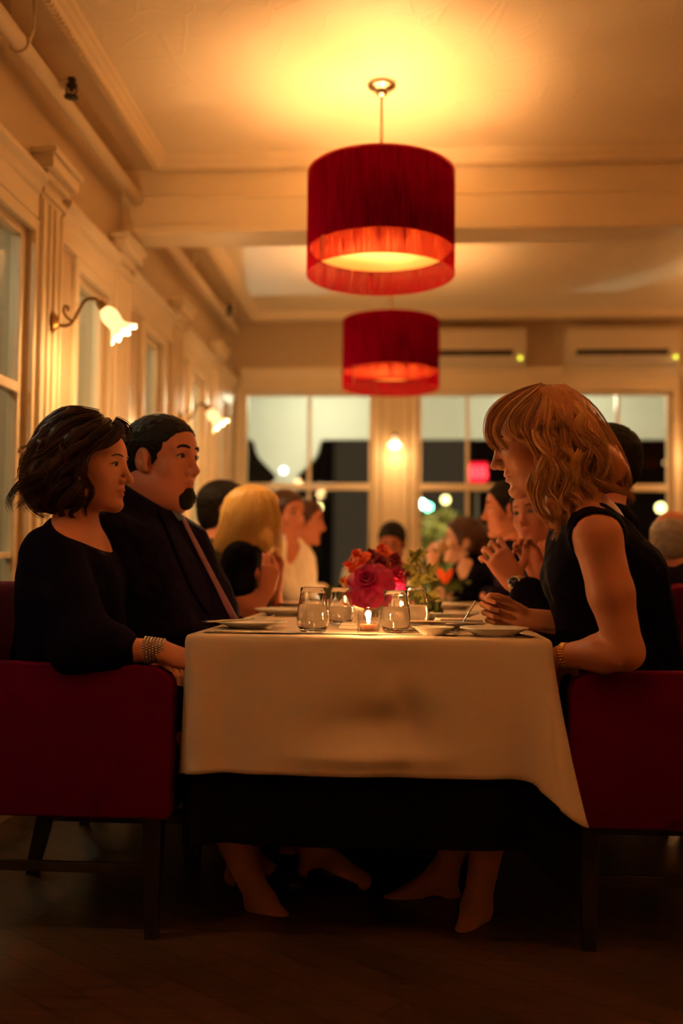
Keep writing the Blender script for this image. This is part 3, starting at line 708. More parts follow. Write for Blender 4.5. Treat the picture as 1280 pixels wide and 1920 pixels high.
# ---- wall sconces
def sconce(base, out, z, label, k=1.0):
    """base: point on wall, out: horizontal unit vector from the wall"""
    B = Vector((base[0], base[1], z)); O = Vector(out); U = Vector((0, 0, 1)); T = O.cross(U)
    e = empty('wall_sconce', B); tag(e, label, 'wall lamp', 'brass wall sconces with frosted tulip glass')
    Mx = Matrix(((T.x, U.x, O.x, B.x), (T.y, U.y, O.y, B.y), (T.z, U.z, O.z, B.z), (0, 0, 0, 1)))
    bp_ = xf(lathe([(0, 0), (.028, 0), (.030, .004), (.024, .010), (.020, .014), (.014, .026), (0, .028)], 20), Mx)
    bp_ = ([tuple(B + Vector(((v[0] - B.x), (v[1] - B.y), (v[2] - B.z) * 1.55))) for v in bp_[0]], bp_[1])
    mk('backplate', bp_, 'brass', e)
    W = lambda a, b: B + O * a * k * .78 + U * b * k
    mk('arm', tube(spline([W(.0, -.005), W(.06, -.012), (W(.10, .004)), W(.125, .045), W(.16, .095), W(.21, .105), W(.235, .085)], 26), 0.0068, 8), 'brass', e)
    mk('scroll', tube(spline([W(.10, .008), W(.075, .02), W(.055, .045), W(.062, .068), W(.078, .062), W(.074, .048)], 18), 0.0055, 8), 'brass', e)
    # tulip glass tilts outward and down
    ax = (O * 0.62 - U * 0.78).normalized(); c0 = W(.237, .085)
    s1 = ax.orthogonal().normalized(); s2 = ax.cross(s1)
    mk('socket', xf(lathe([(0, -.012), (.014, -.012), (.018, 0), (.020, .022), (.016, .03), (0, .03)], 16), Matrix(((s1.x, s2.x, ax.x, c0.x), (s1.y, s2.y, ax.y, c0.y), (s1.z, s2.z, ax.z, c0.z), (0, 0, 0, 1)))), 'brass', e)
    V, F = [], []; nn, mm = 48, 12
    for j in range(mm + 1):
        t = j / mm; r = k ** .5 * float(np.interp(t, [0, .12, .28, .42, .55, .68, .82, .92, 1.0], [.018, .030, .036, .035, .030, .031, .042, .050, .052]))
        for i in range(nn):
            a = 2 * PI * i / nn; rr = r * (1 + (.10 * t) * math.cos(8 * a)) + .012 * max(0, t - .75) / .25 * (0.5 + 0.5 * math.cos(8 * a))
            V.append(tuple(c0 + ax * (.022 + (.125 * t + .006 * t * math.cos(8 * a)) * k ** .5) + s1 * rr * math.cos(a) + s2 * rr * math.sin(a)))
    for j in range(mm):
        for i in range(nn): F.append((j * nn + i, j * nn + (i + 1) % nn, (j + 1) * nn + (i + 1) % nn, (j + 1) * nn + i))
    g = mk('glass_shade', (V, F), 'frosted_glass', e)
    sd = g.modifiers.new('thick', 'SOLIDIFY'); sd.thickness = 0.003
    mk('light_bulb', sphere(c0 + ax * .075, .020), 'bulb_glow', e)
    light('sconce_bulb', 'POINT', c0 + ax * .175, P_SCON * (1.0 if k > .7 else .32), (1.0, 0.56, 0.22), 0.05)
    return e
sconce((XL + .04, 3.80), (0.96, 0.28, 0), at(97, 612, 3.87).z, 'brass wall sconce with lit tulip glass, near pilaster on left wall')
sconce((XL + .04, 5.95), (0.96, 0.28, 0), at(340, 782, 5.9).z, 'brass wall sconce above the dark haired man, farther on left wall', 0.9)
sconce((-0.15, YB - .04), (0, -1, 0), at(742, 828, 7.9).z, 'small lit wall sconce on the far pilaster between windows', 0.55)
sconce((2.24, YB - .04), (0, -1, 0), at(742, 828, 7.9).z, 'lit wall sconce on the far right pilaster beyond the frame', 0.55)
# ================================================================ the table
TX0, TX1, TY0, TY1, TZ = -0.566, 0.338, 2.44, 5.75, 0.752
tb = mk('dining_table', box(TX0 + .012, TX1 - .012, TY0 + .012, TY1 - .012, TZ - .035, TZ - .006, .004), 'dark_wood', smooth=False, loc=((TX0 + TX1) / 2, 4.1, 0))
tag(tb, 'long dining table hidden under the white and black cloths', 'table')
for lx in (TX0 + .14, TX1 - .14):
    for ly in (3.05, 5.5): mk('leg', box(lx - .03, lx + .03, ly - .03, ly + .03, 0, TZ - .03, .004), 'dark_wood', tb, smooth=False)
def cloth(drop, pad, ztop, flare, seed, bump, thick):
    """perimeter sweep: rounded rectangle, hem drops lower where the corners fold"""
    sc_ = (.316 + .02) / (drop + .02) if thick else 1.0; rc = 0.035; x0, x1, y0, y1 = TX0 - pad, TX1 + pad, TY0 - pad, TY1 + pad
    per = []
    def seg(a, b, nrm, n):
        for i in range(n):
            t = i / n; per.append((a[0] + (b[0] - a[0]) * t, a[1] + (b[1] - a[1]) * t, nrm[0], nrm[1]))
    def arc(cx_, cy_, a0, a1, n):
        for i in range(n):
            a = R(a0 + (a1 - a0) * i / n); per.append((cx_ + rc * math.cos(a), cy_ + rc * math.sin(a), math.cos(a), math.sin(a)))
    seg((x0 + rc, y0), (x1 - rc, y0), (0, -1), 90); arc(x1 - rc, y0 + rc, -90, 0, 14)
    seg((x1, y0 + rc), (x1, y1 - rc), (1, 0), 160); arc(x1 - rc, y1 - rc, 0, 90, 8)
    seg((x1 - rc, y1), (x0 + rc, y1), (0, 1), 40); arc(x0 + rc, y1 - rc, 90, 180, 8)
    seg((x0, y1 - rc), (x0, y0 + rc), (-1, 0), 160); arc(x0 + rc, y0 + rc, 180, 270, 14)
    n = len(per); V, F = [], []
    def corner(x, y):       # amount of corner fold at this perimeter place
        a = math.exp(-(((x - x1) / .030) ** 2)) * math.exp(-(((y - (y0 + .040)) / .060) ** 2))
        b = math.exp(-(((x - x0) / .05) ** 2)) * math.exp(-(((y - (y0 + .10)) / .07) ** 2)) * .25
        return a + b
    prof = [(-.10, 0), (-.022, 0), (-.012, -.001), (-.004, -.004), (0, -.010), (.002, -.02)]
    T = 26
    for (px_, py_, nx_, ny_) in per:
        q = corner(px_, py_)
        for (o_, z_) in prof: V.append((px_ + nx_ * o_, py_ + ny_ * o_, ztop + z_))
        for j in range(1, T + 1):
            tt = j / T; t = tt * (drop / .316 if thick else 1.0); t_ = tt
            t = min(t, 1.0); fold = 0.006 * math.sin(px_ * 9 + py_ * 14 + seed) * t + 0.004 * math.sin(px_ * 23 + 1.3 * py_ * 17 + seed * 2) * t * t
            if abs(ny_) > .9 and py_ < 3:   # front: soft sagging swags
                u = (px_ - TX0) / (TX1 - TX0)
                fold += bump * (math.exp(-((u - .53) / .13) ** 2 - ((t - .62) / .16) ** 2) * -0.9 + math.exp(-((u - .53) / .2) ** 2 - ((t - .86) / .06) ** 2) * .5
                        + .5 * math.exp(-((u - .05) / .05) ** 2) * t - .6 * math.exp(-((u - .12) / .05) ** 2) * t + .5 * math.exp(-((u - .97) / .05) ** 2) * t - .4 * math.exp(-((u - .89) / .04) ** 2) * t * t
                        - .35 * math.exp(-((u - .62 - .1 * (t - .5)) / .035) ** 2) * math.sin(PI * t))
                fold += .0016 * math.sin(38 * u + 5 * t) * math.sin(9 * t + 3 * u)
            if tt > .962 and not thick: fold += .0014
            out = flare * t + fold + q * .070 * t ** 1.3
            dz = (drop + q * .115) * t_
            V.append((px_ + nx_ * (.002 + out), py_ + ny_ * (.002 + out), ztop - .02 - dz + .02 * t * 0))
    m_ = len(prof) + T
    for i in range(n):
        j = (i + 1) % n
        for k in range(m_ - 1): F.append((i * m_ + k, i * m_ + k + 1, j * m_ + k + 1, j * m_ + k))
    # hem band: doubled strip
    hem = []
    base = len(V)
    F.append(tuple(i * m_ for i in range(n)))
    return V, F
tcl = mk('tablecloth', cloth(.316, 0.0, TZ, .006, 1.0, .030, 0), 'linen', loc=((TX0 + TX1) / 2, TY0, TZ)); tag(tcl, 'white linen tablecloth spread over the long dining table', 'tablecloth')
sd = tcl.modifiers.new('thick', 'SOLIDIFY'); sd.thickness = 0.0015; sd.offset = -1
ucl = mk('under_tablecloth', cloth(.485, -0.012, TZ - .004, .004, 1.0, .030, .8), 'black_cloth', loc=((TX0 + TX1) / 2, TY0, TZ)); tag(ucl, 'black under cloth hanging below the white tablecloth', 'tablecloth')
zt_ = TZ + .0008

# ---- glassware
def tumbler(px, py, Y, s, fill, label):
    p = at(px, py, Y); x, y, z = p.x, p.y, zt_
    ro = [(0, 0), (.026, 0), (.033, .004), (.0385, .018), (.0405, .034), (.0385, .055), (.0345, .078), (.0315, .098), (.031, .112)]
    out = [(r * s, z + h * s) for r, h in ro]; t = .0016
    inn = [(0, z + .010 * s)] + [((r - t) * s, z + max(h, .010) * s) for r, h in ro[2:]]
    prof = out + [(inn[-1][0] + .0004, inn[-1][1] + .001)] + inn[::-1]
    g = mk('water_glass', lathe(prof, 48, x, y), 'tumbler_glass', loc=(x, y, z)); tag(g, label, 'glass', 'water glasses on the white cloth')
    wl = fill; zs = [h for r, h in ro]
    wp = [(0, z + .0104 * s)]
    for r, h in ro[2:]:
        if h < wl: wp.append(((r - t - .0003) * s, z + max(h, .0104) * s))
    rr = np.interp(wl, [h for r, h in ro[2:]], [r for r, h in ro[2:]])
    wp += [((rr - t - .0003) * s, z + wl * s), (0, z + wl * s)]
    mk('water', lathe(wp, 48, x, y), 'water', g)
    return g
tumbler(586, 1182, 2.545, 1.03, .070, 'water glass on the left front of the table, nearest to the camera')
tumbler(741, 1180, 2.60, 0.97, .068, 'water glass just right of the front candle')
tumbler(638, 1170, 2.93, 0.96, .055, 'water glass behind the front candle, below the magenta rose, left')
tumbler(780, 1166, 2.98, 0.97, .060, 'water glass second on the right, behind the nearer one')
def votive(px, Y, label, s=1.0, pw=1.0):
    x, y = at(px, 1180, Y).x, Y; z = zt_
    prof = [(0, z), (.024 * s, z), (.027 * s, z + .004), (.0365 * s, z + .066 * s), (.0365 * s, z + .067 * s), (.035 * s, z + .067 * s), (.026 * s, z + .009), (0, z + .008)]
    e = mk('candle_holder', lathe(prof, 40, x, y), 'thin_glass', loc=(x, y, z)); tag(e, label, 'candle holder', 'glass candle holders on the table')
    c = empty('tealight_candle', (x, y, z + .0085)); tag(c, label.replace('glass candle holder', 'burning tealight inside the glass holder'), 'candle', 'tealights burning on the table')
    mk('cup', lathe([(0, z + .009), (.0205 * s, z + .009), (.0215 * s, z + .026), (.0205 * s, z + .026), (.0200 * s, z + .0105), (0, z + .0105)], 28, x, y), 'tealight_cup', c)
    mk('candle_wax', lathe([(0, z + .0108), (.0198 * s, z + .0108), (.0198 * s, z + .023), (.006, z + .0215), (0, z + .0215)], 28, x, y), 'wax', c)
    mk('wick', tube([(x, y, z + .021), (x + .001, y, z + .028)], .0008, 6), 'iron', c)
    mk('flame', lathe([(0, z + .027), (.0035, z + .030), (.0046, z + .035), (.0035, z + .042), (.0012, z + .050), (0, z + .053)], 14, x + .0005, y), 'flame', c)
    light('candle_flame_light', 'POINT', (x, y, z + .058), P_CAND * pw, (1.0, 0.47, 0.15), 0.008)
votive(690, 2.50, 'small glass candle holder at the front middle of the table')
votive(757, 3.10, 'glass candle holder between the right glasses and the rose', 1.0, .6)
votive(655, 4.15, 'glass candle holder halfway along the table, behind the flowers')
votive(800, 4.4, 'glass candle holder far along the table at the right')
votive(700, 5.2, 'glass candle holder near the far end of the table')

def wineglass(x, y, zb, s, label, tilt=None, wine=False):
    prof = [(0, 0), (.034, 0), (.034, .002), (.006, .006), (.0035, .012), (.0035, .085), (.010, .092), (.028, .108), (.036, .130), (.035, .155), (.030, .185), (.0295, .185), (.0343, .155), (.0350, .131), (.0272, .110), (.008, .095), (0, .094)]
    V, F = lathe([(r * s, z * s) for r, z in prof], 32)
    g = mk('wine_glass', (V, F), 'thin_glass', loc=(0, 0, 0)); g.location = (x, y, zb); tag(g, label, 'wine glass')
    if wine:
        wv, wf = lathe([(r * s, z * s) for r, z in [(0, .0955), (.008, .097), (.0262, .111), (.0335, .130), (.0335, .150), (0, .150)]], 28); mk('wine', (wv, wf), 'wine_sheen', g)  # milky pale liquid added to give the glass its bright white reflection
    if tilt: g.rotation_euler = tilt
    return g
p = at(753, 1120, 3.75); wineglass(p.x, 3.75, zt_, 1.0, 'stemmed wine glass standing behind the flowers')
wineglass(at(745, 1120, 4.3).x + .05, 4.3, zt_, 1.0, 'stemmed wine glass farther back beside the flowers')

# ---- plates
def plate(px, Y, r, label, h=.022, grp='white plates set along the table'):
    x = at(px, 1180, Y).x; z = zt_
    prof = [(0, z), (r * .58, z), (r * .60, z + .003), (r * .66, z + .006), (r * .97, z + h - .001), (r, z + h), (r * .985, z + h + .0015), (r * .66, z + .010), (r * .60, z + .0065), (0, z + .0055)]
    g = mk('plate', lathe(prof, 56, x, Y), 'china', loc=(x, Y, z)); tag(g, label, 'plate', grp); return g
plate(926, 2.535, .087, 'white plate on the right front of the table before the blonde woman', .020)
plate(822, 2.78, .085, 'white plate right of the middle, behind the front right plate', .018)
plate(470, 2.72, .10, 'white plate on the left front of the table', .017)
plate(840, 3.35, .11, 'white plate on the right side, third from the front')
plate(535, 3.45, .11, 'white plate on the left before the man in the navy suit')
plate(560, 4.1, .11, 'white plate on the left before the blonde woman in black')
plate(845, 4.15, .11, 'white plate on the right, far from the camera')
plate(600, 4.9, .11, 'white plate on the left near the far end of the table')
plate(820, 5.0, .11, 'white plate on the right near the far end of the table')
def side_dish(px, Y, label):
    x = at(px, 1180, Y).x; z = zt_
    g = mk('bowl', lathe([(0, z), (.03, z), (.032, z + .004), (.052, z + .020), (.054, z + .0205), (.050, z + .021), (.030, z + .007), (0, z + .006)], 40, x, Y), 'china', loc=(x, Y, z)); tag(g, label, 'bowl')
side_dish(812, 2.53, 'small shallow white bowl beside the front right plate')
# ---- napkins
def napkin(px, Y, wx, wy, rot, label):
    x = at(px, 1180, Y).x
    V, F = box(-wx / 2, wx / 2, -wy / 2, wy / 2, 0, .010, .003)
    V2, F2 = box(-wx / 2 + .004, wx / 2 - .006, -wy / 2 + .004, wy / 2 - .003, .010, .016, .0025)
    g = mk('napkin', join((V, F), (V2, F2)), 'linen', smooth=False); g.location = (x, Y, zt_); g.rotation_euler = (0, 0, R(rot)); tag(g, label, 'napkin')
napkin(765, 2.72, .13, .09, 4, 'folded white napkin lying behind the right front glass')
napkin(672, 2.75, .10, .08, -5, 'folded white napkin lying between the two front glasses')
napkin(860, 3.05, .14, .10, 8, 'folded white napkin on the right side near the blonde woman')
# ---- cutlery
def fork(loc, rot, label, grp='forks on the table', s=1.0):
    L = .19 * s; pts = [(0, 0, .004), (.05 * s, 0, .003), (.11 * s, 0, .0025), (.14 * s, 0, .003)]
    parts = [xf(tube(pts, [.0045, .0038, .0022, .003], 8), Matrix.Diagonal((1, 1.25, .7, 1)))]
    head = xf(box(.135 * s, .158 * s, -.011, .011, .003, .0052, .001), Matrix.Identity(4)); parts.append(head)
    for i in range(4):
        yy = -.0092 + i * .0061
        parts.append(tube([(.156 * s, yy, .004), (.17 * s, yy, .003), (.185 * s, yy, .0045), (.195 * s, yy * .95, .009)], [.0016, .0015, .0013, .0007], 6))
    g = mk('fork', join(*parts), 'steel'); g.location = loc; g.rotation_euler = rot; tag(g, label, 'fork'); return g
def knife(loc, rot, label):
    parts = [xf(tube([(0, 0, .004), (.03, 0, .0045), (.085, 0, .0035), (.095, 0, .0035)], [.0050, .0060, .0045, .003], 10), Matrix.Diagonal((1, 1.1, .75, 1)))]
    out = [(.09, -.005), (.12, -.0085), (.19, -.009), (.212, -.004), (.216, .004), (.20, .0065), (.10, .006)]
    parts.append(extr(out, lambda u, v: (u, v, .0022), lambda u, v: (u, v, .0040)))
    g = mk('knife', join(*parts), 'steel', smooth='auto'); g.location = loc; g.rotation_euler = rot; tag(g, label, 'knife'); return g
def spoon(loc, rot, label):
    parts = [xf(tube([(0, 0, .004), (.05, 0, .003), (.11, 0, .003), (.13, 0, .004)], [.005, .0042, .0024, .003], 8), Matrix.Diagonal((1, 1.25, .7, 1)))]
    parts.append(sphere((.155, 0, .0055), .028, 18, 10, (1, .68, .18)))
    g = mk('spoon', join(*parts), 'steel'); g.location = loc; g.rotation_euler = rot; tag(g, label, 'spoon'); return g
z_ = zt_
q = at(402, 1180, 2.475); knife((q.x, 2.475, z_), (0, 0, R(3)), 'table knife lying at the left front edge of the cloth')
q = at(452, 1170, 2.66); fork((q.x - .10, 2.62, z_ + .017), (0, R(-4), R(8)), 'fork resting on the rim of the left front plate')
q = at(845, 1180, 2.475); spoon((q.x + .02, 2.66, z_), (0, 0, R(-96)), 'spoon handle pointing to the camera beside the front right plate')
q = at(790, 1168, 2.72); knife((q.x - .03, 2.70, z_ + .020), (0, 0, R(-6)), 'knife laid across the second plate on the right')
q = at(830, 1160, 2.86); spoon((q.x, 2.95, z_), (0, 0, R(-80)), 'spoon lying behind the second plate on the right')

# ---- flowers
def bloom(c, r, mat, parent, seed, layers=6, axis=(0, -.4, 1), name='rose'):
    rs = np.random.RandomState(seed); A = Vector(axis).normalized(); B = A.orthogonal().normalized(); Cc = A.cross(B); c = Vector(c); V, F = [], []
    for L in range(layers):
        f = (L + 1) / layers; n = 3 + L; tilt = 0.15 + 1.15 * f
        for i in range(n):
            a = 2 * PI * (i + .5 * (L % 2) + .2 * rs.rand()) / n; rad = r * f * .92; w = 2 * PI / n * .78; k0 = len(V)
            nu, nv = 7, 6
            for v_ in range(nv):
                t = v_ / (nv - 1)
                for u_ in range(nu):
                    s_ = (u_ / (nu - 1) - .5) * 2
                    ang = a + s_ * w * (.35 + .65 * math.sin(PI * (.15 + .7 * t)))
                    rr = rad * (.25 + .75 * t ** .8) * (1 + .10 * t * t * tilt) * (1 - .07 * s_ * s_)
                    hh = r * (.75 * (1 - f * .75) + .42 * math.sin(t * PI * .5) * (1.1 - f)) + r * (.12 * t * (1 - s_ * s_)) - r * .35 * f * t * t * (f > .6)
                    V.append(tuple(c + B * rr * math.cos(ang) + Cc * rr * math.sin(ang) + A * hh))
            for v_ in range(nv - 1):
                for u_ in range(nu - 1):
                    p_ = k0 + v_ * nu + u_; F.append((p_, p_ + 1, p_ + nu + 1, p_ + nu))
    core = sphere(c + A * r * .42, r * .26, 14, 10)
    return mk(name, join((V, F), core), mat, parent)
def leafspray(c, d, L, n, mat, parent, seed, name='leaf_spray', lw=.014):
    rs = np.random.RandomState(seed); c = Vector(c); d = Vector(d).normalized(); V, F = [], []
    st = tube([c, c + d * L * .5 + Vector((0, 0, .01)), c + d * L], .0016, 5); parts = [st]
    for i in range(n):
        t = .2 + .8 * rs.rand(); p_ = c + d * L * t; e_ = (d + Vector(rs.normal(size=3)) * .8).normalized(); s_ = e_.orthogonal().normalized(); l_ = .035 * (0.6 + .8 * rs.rand())
        m_ = p_ + e_ * l_ * .5 + s_.cross(e_) * .004
        parts.append(([tuple(p_), tuple(m_ + s_ * lw), tuple(p_ + e_ * l_), tuple(m_ - s_ * lw)], [(0, 1, 2, 3)]))
    return mk(name, join(*parts), mat, parent, smooth=False)
Yf = 3.22
vb = at(705, 1150, Yf)
va = empty('flower_arrangement', (vb.x, Yf, zt_)); tag(va, 'bouquet with a big magenta rose and orange blooms in a glass vase', 'flowers')
mk('vase', lathe([(0, zt_), (.036, zt_), (.040, zt_ + .004), (.042, zt_ + .085), (.0405, zt_ + .085), (.038, zt_ + .008), (0, zt_ + .007)], 32, vb.x, Yf), 'thin_glass', va)
mk('stem', join(*[tube([(vb.x + .015 * math.cos(i), Yf + .015 * math.sin(i), zt_ + .01), (vb.x - .02 * math.cos(i), Yf - .02 * math.sin(i), zt_ + .11)], .003, 6) for i in range(8)]), 'leaf', va)
def F_(px, py, Y=Yf): return at(px, py, Y)
bloom(F_(694, 1098, 3.10), .078, 'petal_magenta', va, 1, 7, (-.15, -.85, .45))
bloom(F_(736, 1090, 3.16), .048, 'petal_magenta', va, 2, 6, (.4, -.6, .6))
bloom(F_(712, 1068, 3.24), .050, 'petal_crimson', va, 3, 6, (.1, -.7, .7))
bloom(F_(735, 1062, 3.30), .045, 'petal_crimson', va, 4, 6, (.3, -.5, .8))
bloom(F_(700, 1052, 3.34), .042, 'petal_crimson', va, 14, 6, (-.3, -.5, .8))
bloom(F_(676, 1050, 3.28), .040, 'petal_orange', va, 5, 5, (-.5, -.4, .7), 'orange_bloom')
bloom(F_(664, 1062, 3.24), .034, 'petal_orange', va, 6, 5, (-.9, -.3, .3), 'orange_bloom')
bloom(F_(716, 1040, 3.38), .038, 'petal_orange', va, 7, 5, (0, -.4, .9), 'orange_bloom')
bloom(F_(656, 1092, 3.20), .032, 'petal_yellow', va, 8, 5, (-.9, -.3, .2), 'yellow_bloom')
bloom(F_(750, 1078, 3.34), .034, 'petal_crimson', va, 9, 5, (.8, -.4, .5))
for i, (px, py, d, mt) in enumerate([(770, 1090, (.8, -.1, .3), 'leaf_pale'), (775, 1110, (1, -.2, -.1), 'leaf_pale'), (765, 1065, (.6, 0, .9), 'leaf_pale'), (785, 1128, (1, .1, -.35), 'leaf'), (705, 1128, (0, -1, -.1), 'leaf'), (650, 1110, (-1, -.1, 0), 'leaf'), (760, 1120, (.9, -.2, -.2), 'leaf')]):
    leafspray(F_(px - d[0] * 14, py + d[2] * 14, 3.27), d, .09, 34, mt, va, 30 + i)
Yg = 4.75
vg = at(842, 1130, Yg); vb2 = empty('flower_arrangement', (vg.x - .05, Yg, zt_)); tag(vb2, 'small vase with a bright orange tulip, farther along the table', 'flowers')
cx_, cy_ = vg.x - .02, Yg
mk('vase', lathe([(0, zt_), (.03, zt_), (.032, zt_ + .07), (.030, zt_ + .07), (.028, zt_ + .006), (0, zt_ + .006)], 24, cx_, cy_), 'thin_glass', vb2)
tz = at(842, 1096, Yg).z
mk('stem', tube([(cx_, cy_, zt_ + .01), (cx_, cy_, tz)], .003, 6), 'leaf', vb2)
V, F = [], []
for k in range(6):
    a0 = k * PI / 3; k0 = len(V)
    for v_ in range(6):
        t = v_ / 5; rr = .008 + .040 * t ** .8; w_ = .55 * math.sin(PI * (.12 + .72 * t))
        for u_ in range(5):
            a = a0 + (u_ / 4 - .5) * 2 * w_; V.append((cx_ + rr * math.cos(a), cy_ + rr * math.sin(a), tz + .078 * t - .006 * abs(u_ - 2) * t))
    for v_ in range(5):
        for u_ in range(4): p_ = k0 + v_ * 5 + u_; F.append((p_, p_ + 1, p_ + 6, p_ + 5))
mk('tulip_bloom', (V, F), 'petal_orange', vb2)
for i in range(5): leafspray((cx_, cy_, zt_ + .07), (math.cos(i * 1.3), math.sin(i * 1.3), .3), .10, 22, 'leaf', vb2, 60 + i)

# ================================================================ chairs
def armchair(loc, rot, label, arm_z=.665):
    """front of the chair faces local +x; origin on the floor under the seat centre"""
    e = empty('armchair', (0, 0, 0)); tag(e, label, 'chair', 'red upholstered armchairs round the table')
    W, D = .58, .56; xf0, xb = D / 2, -D / 2
    mk('seat', box(-.20, xf0 - .01, -W / 2 + .05, W / 2 - .05, .36, .48, .03, 4), 'red_velvet', e)
    mk('seat_rail', box(xb + .03, xf0 - .01, -W / 2 + .02, W / 2 - .02, .30, .37, .006), 'red_velvet', e, smooth='auto')
    for s_ in (-1, 1):
        y0, y1 = (s_ * W / 2, s_ * (W / 2 - .065)); y0, y1 = min(y0, y1), max(y0, y1)
        out = [(xb + .02, .30), (xf0 - .006, .30), (xf0, .31), (xf0, arm_z - .05), (xf0 - .012, arm_z - .022), (xf0 - .045, arm_z - .004), (xf0 - .09, arm_z), (xb + .02, arm_z + .004)]
        bm = bmesh.new(); V, F = extr(out, lambda u, v: (u, y0, v), lambda u, v: (u, y1, v))
        vs = [bm.verts.new(v) for v in V]; [bm.faces.new([vs[i] for i in f]) for f in F]; bmesh.ops.recalc_face_normals(bm, faces=bm.faces)
        bmesh.ops.bevel(bm, geom=bm.edges[:], offset=.014, segments=3, profile=.5, affect='EDGES', clamp_overlap=True)
        V = [tuple(v.co) for v in bm.verts]; F = [tuple(v.index for v in f.verts) for f in bm.faces]; bm.free()
        mk('armrest', (V, F), 'red_velvet', e, smooth='auto')
    # backrest with a gently curved top
    out = []
    for i in range(13):
        t = i / 12; yy = -W / 2 + W * t; out.append((yy, .872 - .035 * abs(2 * t - 1) ** 4))
    out = [(-W / 2, .30)] + out + [(W / 2, .30)]
    bm = bmesh.new(); V, F = extr(out, lambda u, v: (xb + .105 - (v - .3) * .16, u, v), lambda u, v: (xb - .01 - (v - .3) * .16, u, v))
    vs = [bm.verts.new(v) for v in V]; [bm.faces.new([vs[i] for i in f]) for f in F]; bmesh.ops.recalc_face_normals(bm, faces=bm.faces)
    bmesh.ops.bevel(bm, geom=bm.edges[:], offset=.02, segments=3, profile=.5, affect='EDGES', clamp_overlap=True)
    V = [tuple(v.co) for v in bm.verts]; F = [tuple(v.index for v in f.verts) for f in bm.faces]; bm.free()
    mk('backrest', (V, F), 'red_velvet', e, smooth='auto')
    for (lx, ly, dx) in ((xf0 - .05, -W / 2 + .05, .0), (xf0 - .05, W / 2 - .05, .0), (xb + .09, -W / 2 + .05, -.07), (xb + .09, W / 2 - .05, -.07)):
        P = []
        for (z, r) in ((.31, .024), (0.0, .015)): P.append((z, r))
        V = []
        for (z, r) in P:
            ox = dx * (1 - z / .31)
            V += [(lx + ox - r, ly - r, z), (lx + ox + r, ly - r, z), (lx + ox + r, ly + r, z), (lx + ox - r, ly + r, z)]
        mk('leg', (V, [(0, 1, 5, 4), (1, 2, 6, 5), (2, 3, 7, 6), (3, 0, 4, 7), (3, 2, 1, 0), (4, 5, 6, 7)]), 'dark_wood', e, smooth=False)
    for s_ in (-1, 1): mk('stretcher', box(xb + .06, xf0 - .05, s_ * (W / 2 - .05) - .008, s_ * (W / 2 - .05) + .008, .155, .18, .002), 'dark_wood', e, smooth=False)
    e.location = loc; e.rotation_euler = (0, 0, rot); return e
ch0 = armchair((-.87, 2.72, 0), 0, 'red upholstered armchair of the auburn haired woman, left front', .673)
def chair_copy(loc, rot, label):
    c = copy_tree(ch0); c.location = loc; c.rotation_euler = (0, 0, rot); c['label'] = label; return c
chair_copy((.66, 2.75, 0), PI, 'red upholstered armchair of the blonde woman in a sleeveless dress')
chair_copy((-.90, 3.28, 0), 0, 'red armchair under the man in the navy suit')
chair_copy((-.90, 3.90, 0), 0, 'red armchair under the pale blonde woman on the left side')
chair_copy((-.95, 4.51, 0), 0, 'red armchair under the dark haired guest on the left side')
chair_copy((-.92, 5.12, 0), 0, 'red armchair under the woman in white on the left side')
chair_copy((.68, 3.25, 0), PI, 'red armchair under the suited man with the wristwatch')
chair_copy((.70, 3.86, 0), PI, 'red armchair under the dark haired woman facing the camera')
chair_copy((.70, 4.47, 0), PI, 'red armchair under the man in profile on the right side')
chair_copy((.66, 5.22, 0), PI, 'red armchair under the woman drinking wine')
# ================================================================ people
def vec(*a): return Vector(a)
class Head:
    def __init__(s, C, yaw, pitch, sc, tilt=0):
        s.C = Vector(C); y, p = R(yaw), R(pitch); s.s = sc
        s.F = vec(math.cos(y) * math.cos(p), math.sin(y) * math.cos(p), -math.sin(p)); L = vec(-math.sin(y), math.cos(y), 0); U = s.F.cross(L)
        t = R(tilt); s.L = L * math.cos(t) + U * math.sin(t); s.U = s.F.cross(s.L)
    def p(s, x, y, z): return s.C + (s.F * x + s.L * y + s.U * z) * s.s
    def A(s): return (tuple(s.F), tuple(s.L), tuple(s.U))
    def loc(s, V):
        d = (np.asarray(V) - np.array(s.C)) / s.s; return d @ np.array(s.F), d @ np.array(s.L), d @ np.array(s.U)

def head_prims(h, female=True, jowl=0.0, nose=1.0, chin=0.0, detail=True):
    s = h.s; A = h.A(); P = []
    E = lambda c, r, k: P.append(ell(h.p(*c), [q * s for q in r], A, k * s))
    K = lambda a, b, ra, rb, k: P.append(cap(h.p(*a), h.p(*b), ra * s, rb * s, k * s))
    E((-.014, 0, .036), (.098, .076, .086), .02)
    E((.028, 0, .040), (.066, .062, .066), .03)                     # forehead
    E((.040, 0, -.030), (.052, .056, .074), .03)                    # mid face
    E((.022, 0, -.070), (.060, .050 + jowl * .6, .034 + jowl), .03)           # jaw
    K((-.012, .050, -.062), (.068, .014, -.098), .016, .014, .025); K((-.012, -.050, -.062), (.068, -.014, -.098), .016, .014, .025)
    E((.076 + chin, 0, -.098), (.018, .020, .016), .018)
    if jowl > 0: E((.02, 0, -.10), (.06, .055, .03 + jowl), .03)
    for q in (1, -1):
        E((.056, q * .038, -.022), (.026, .024, .024), .02)         # cheek
        K((.082, q * .014, .036), (.070, q * .048, .033), .0075, .006, .014)   # brow
    return P
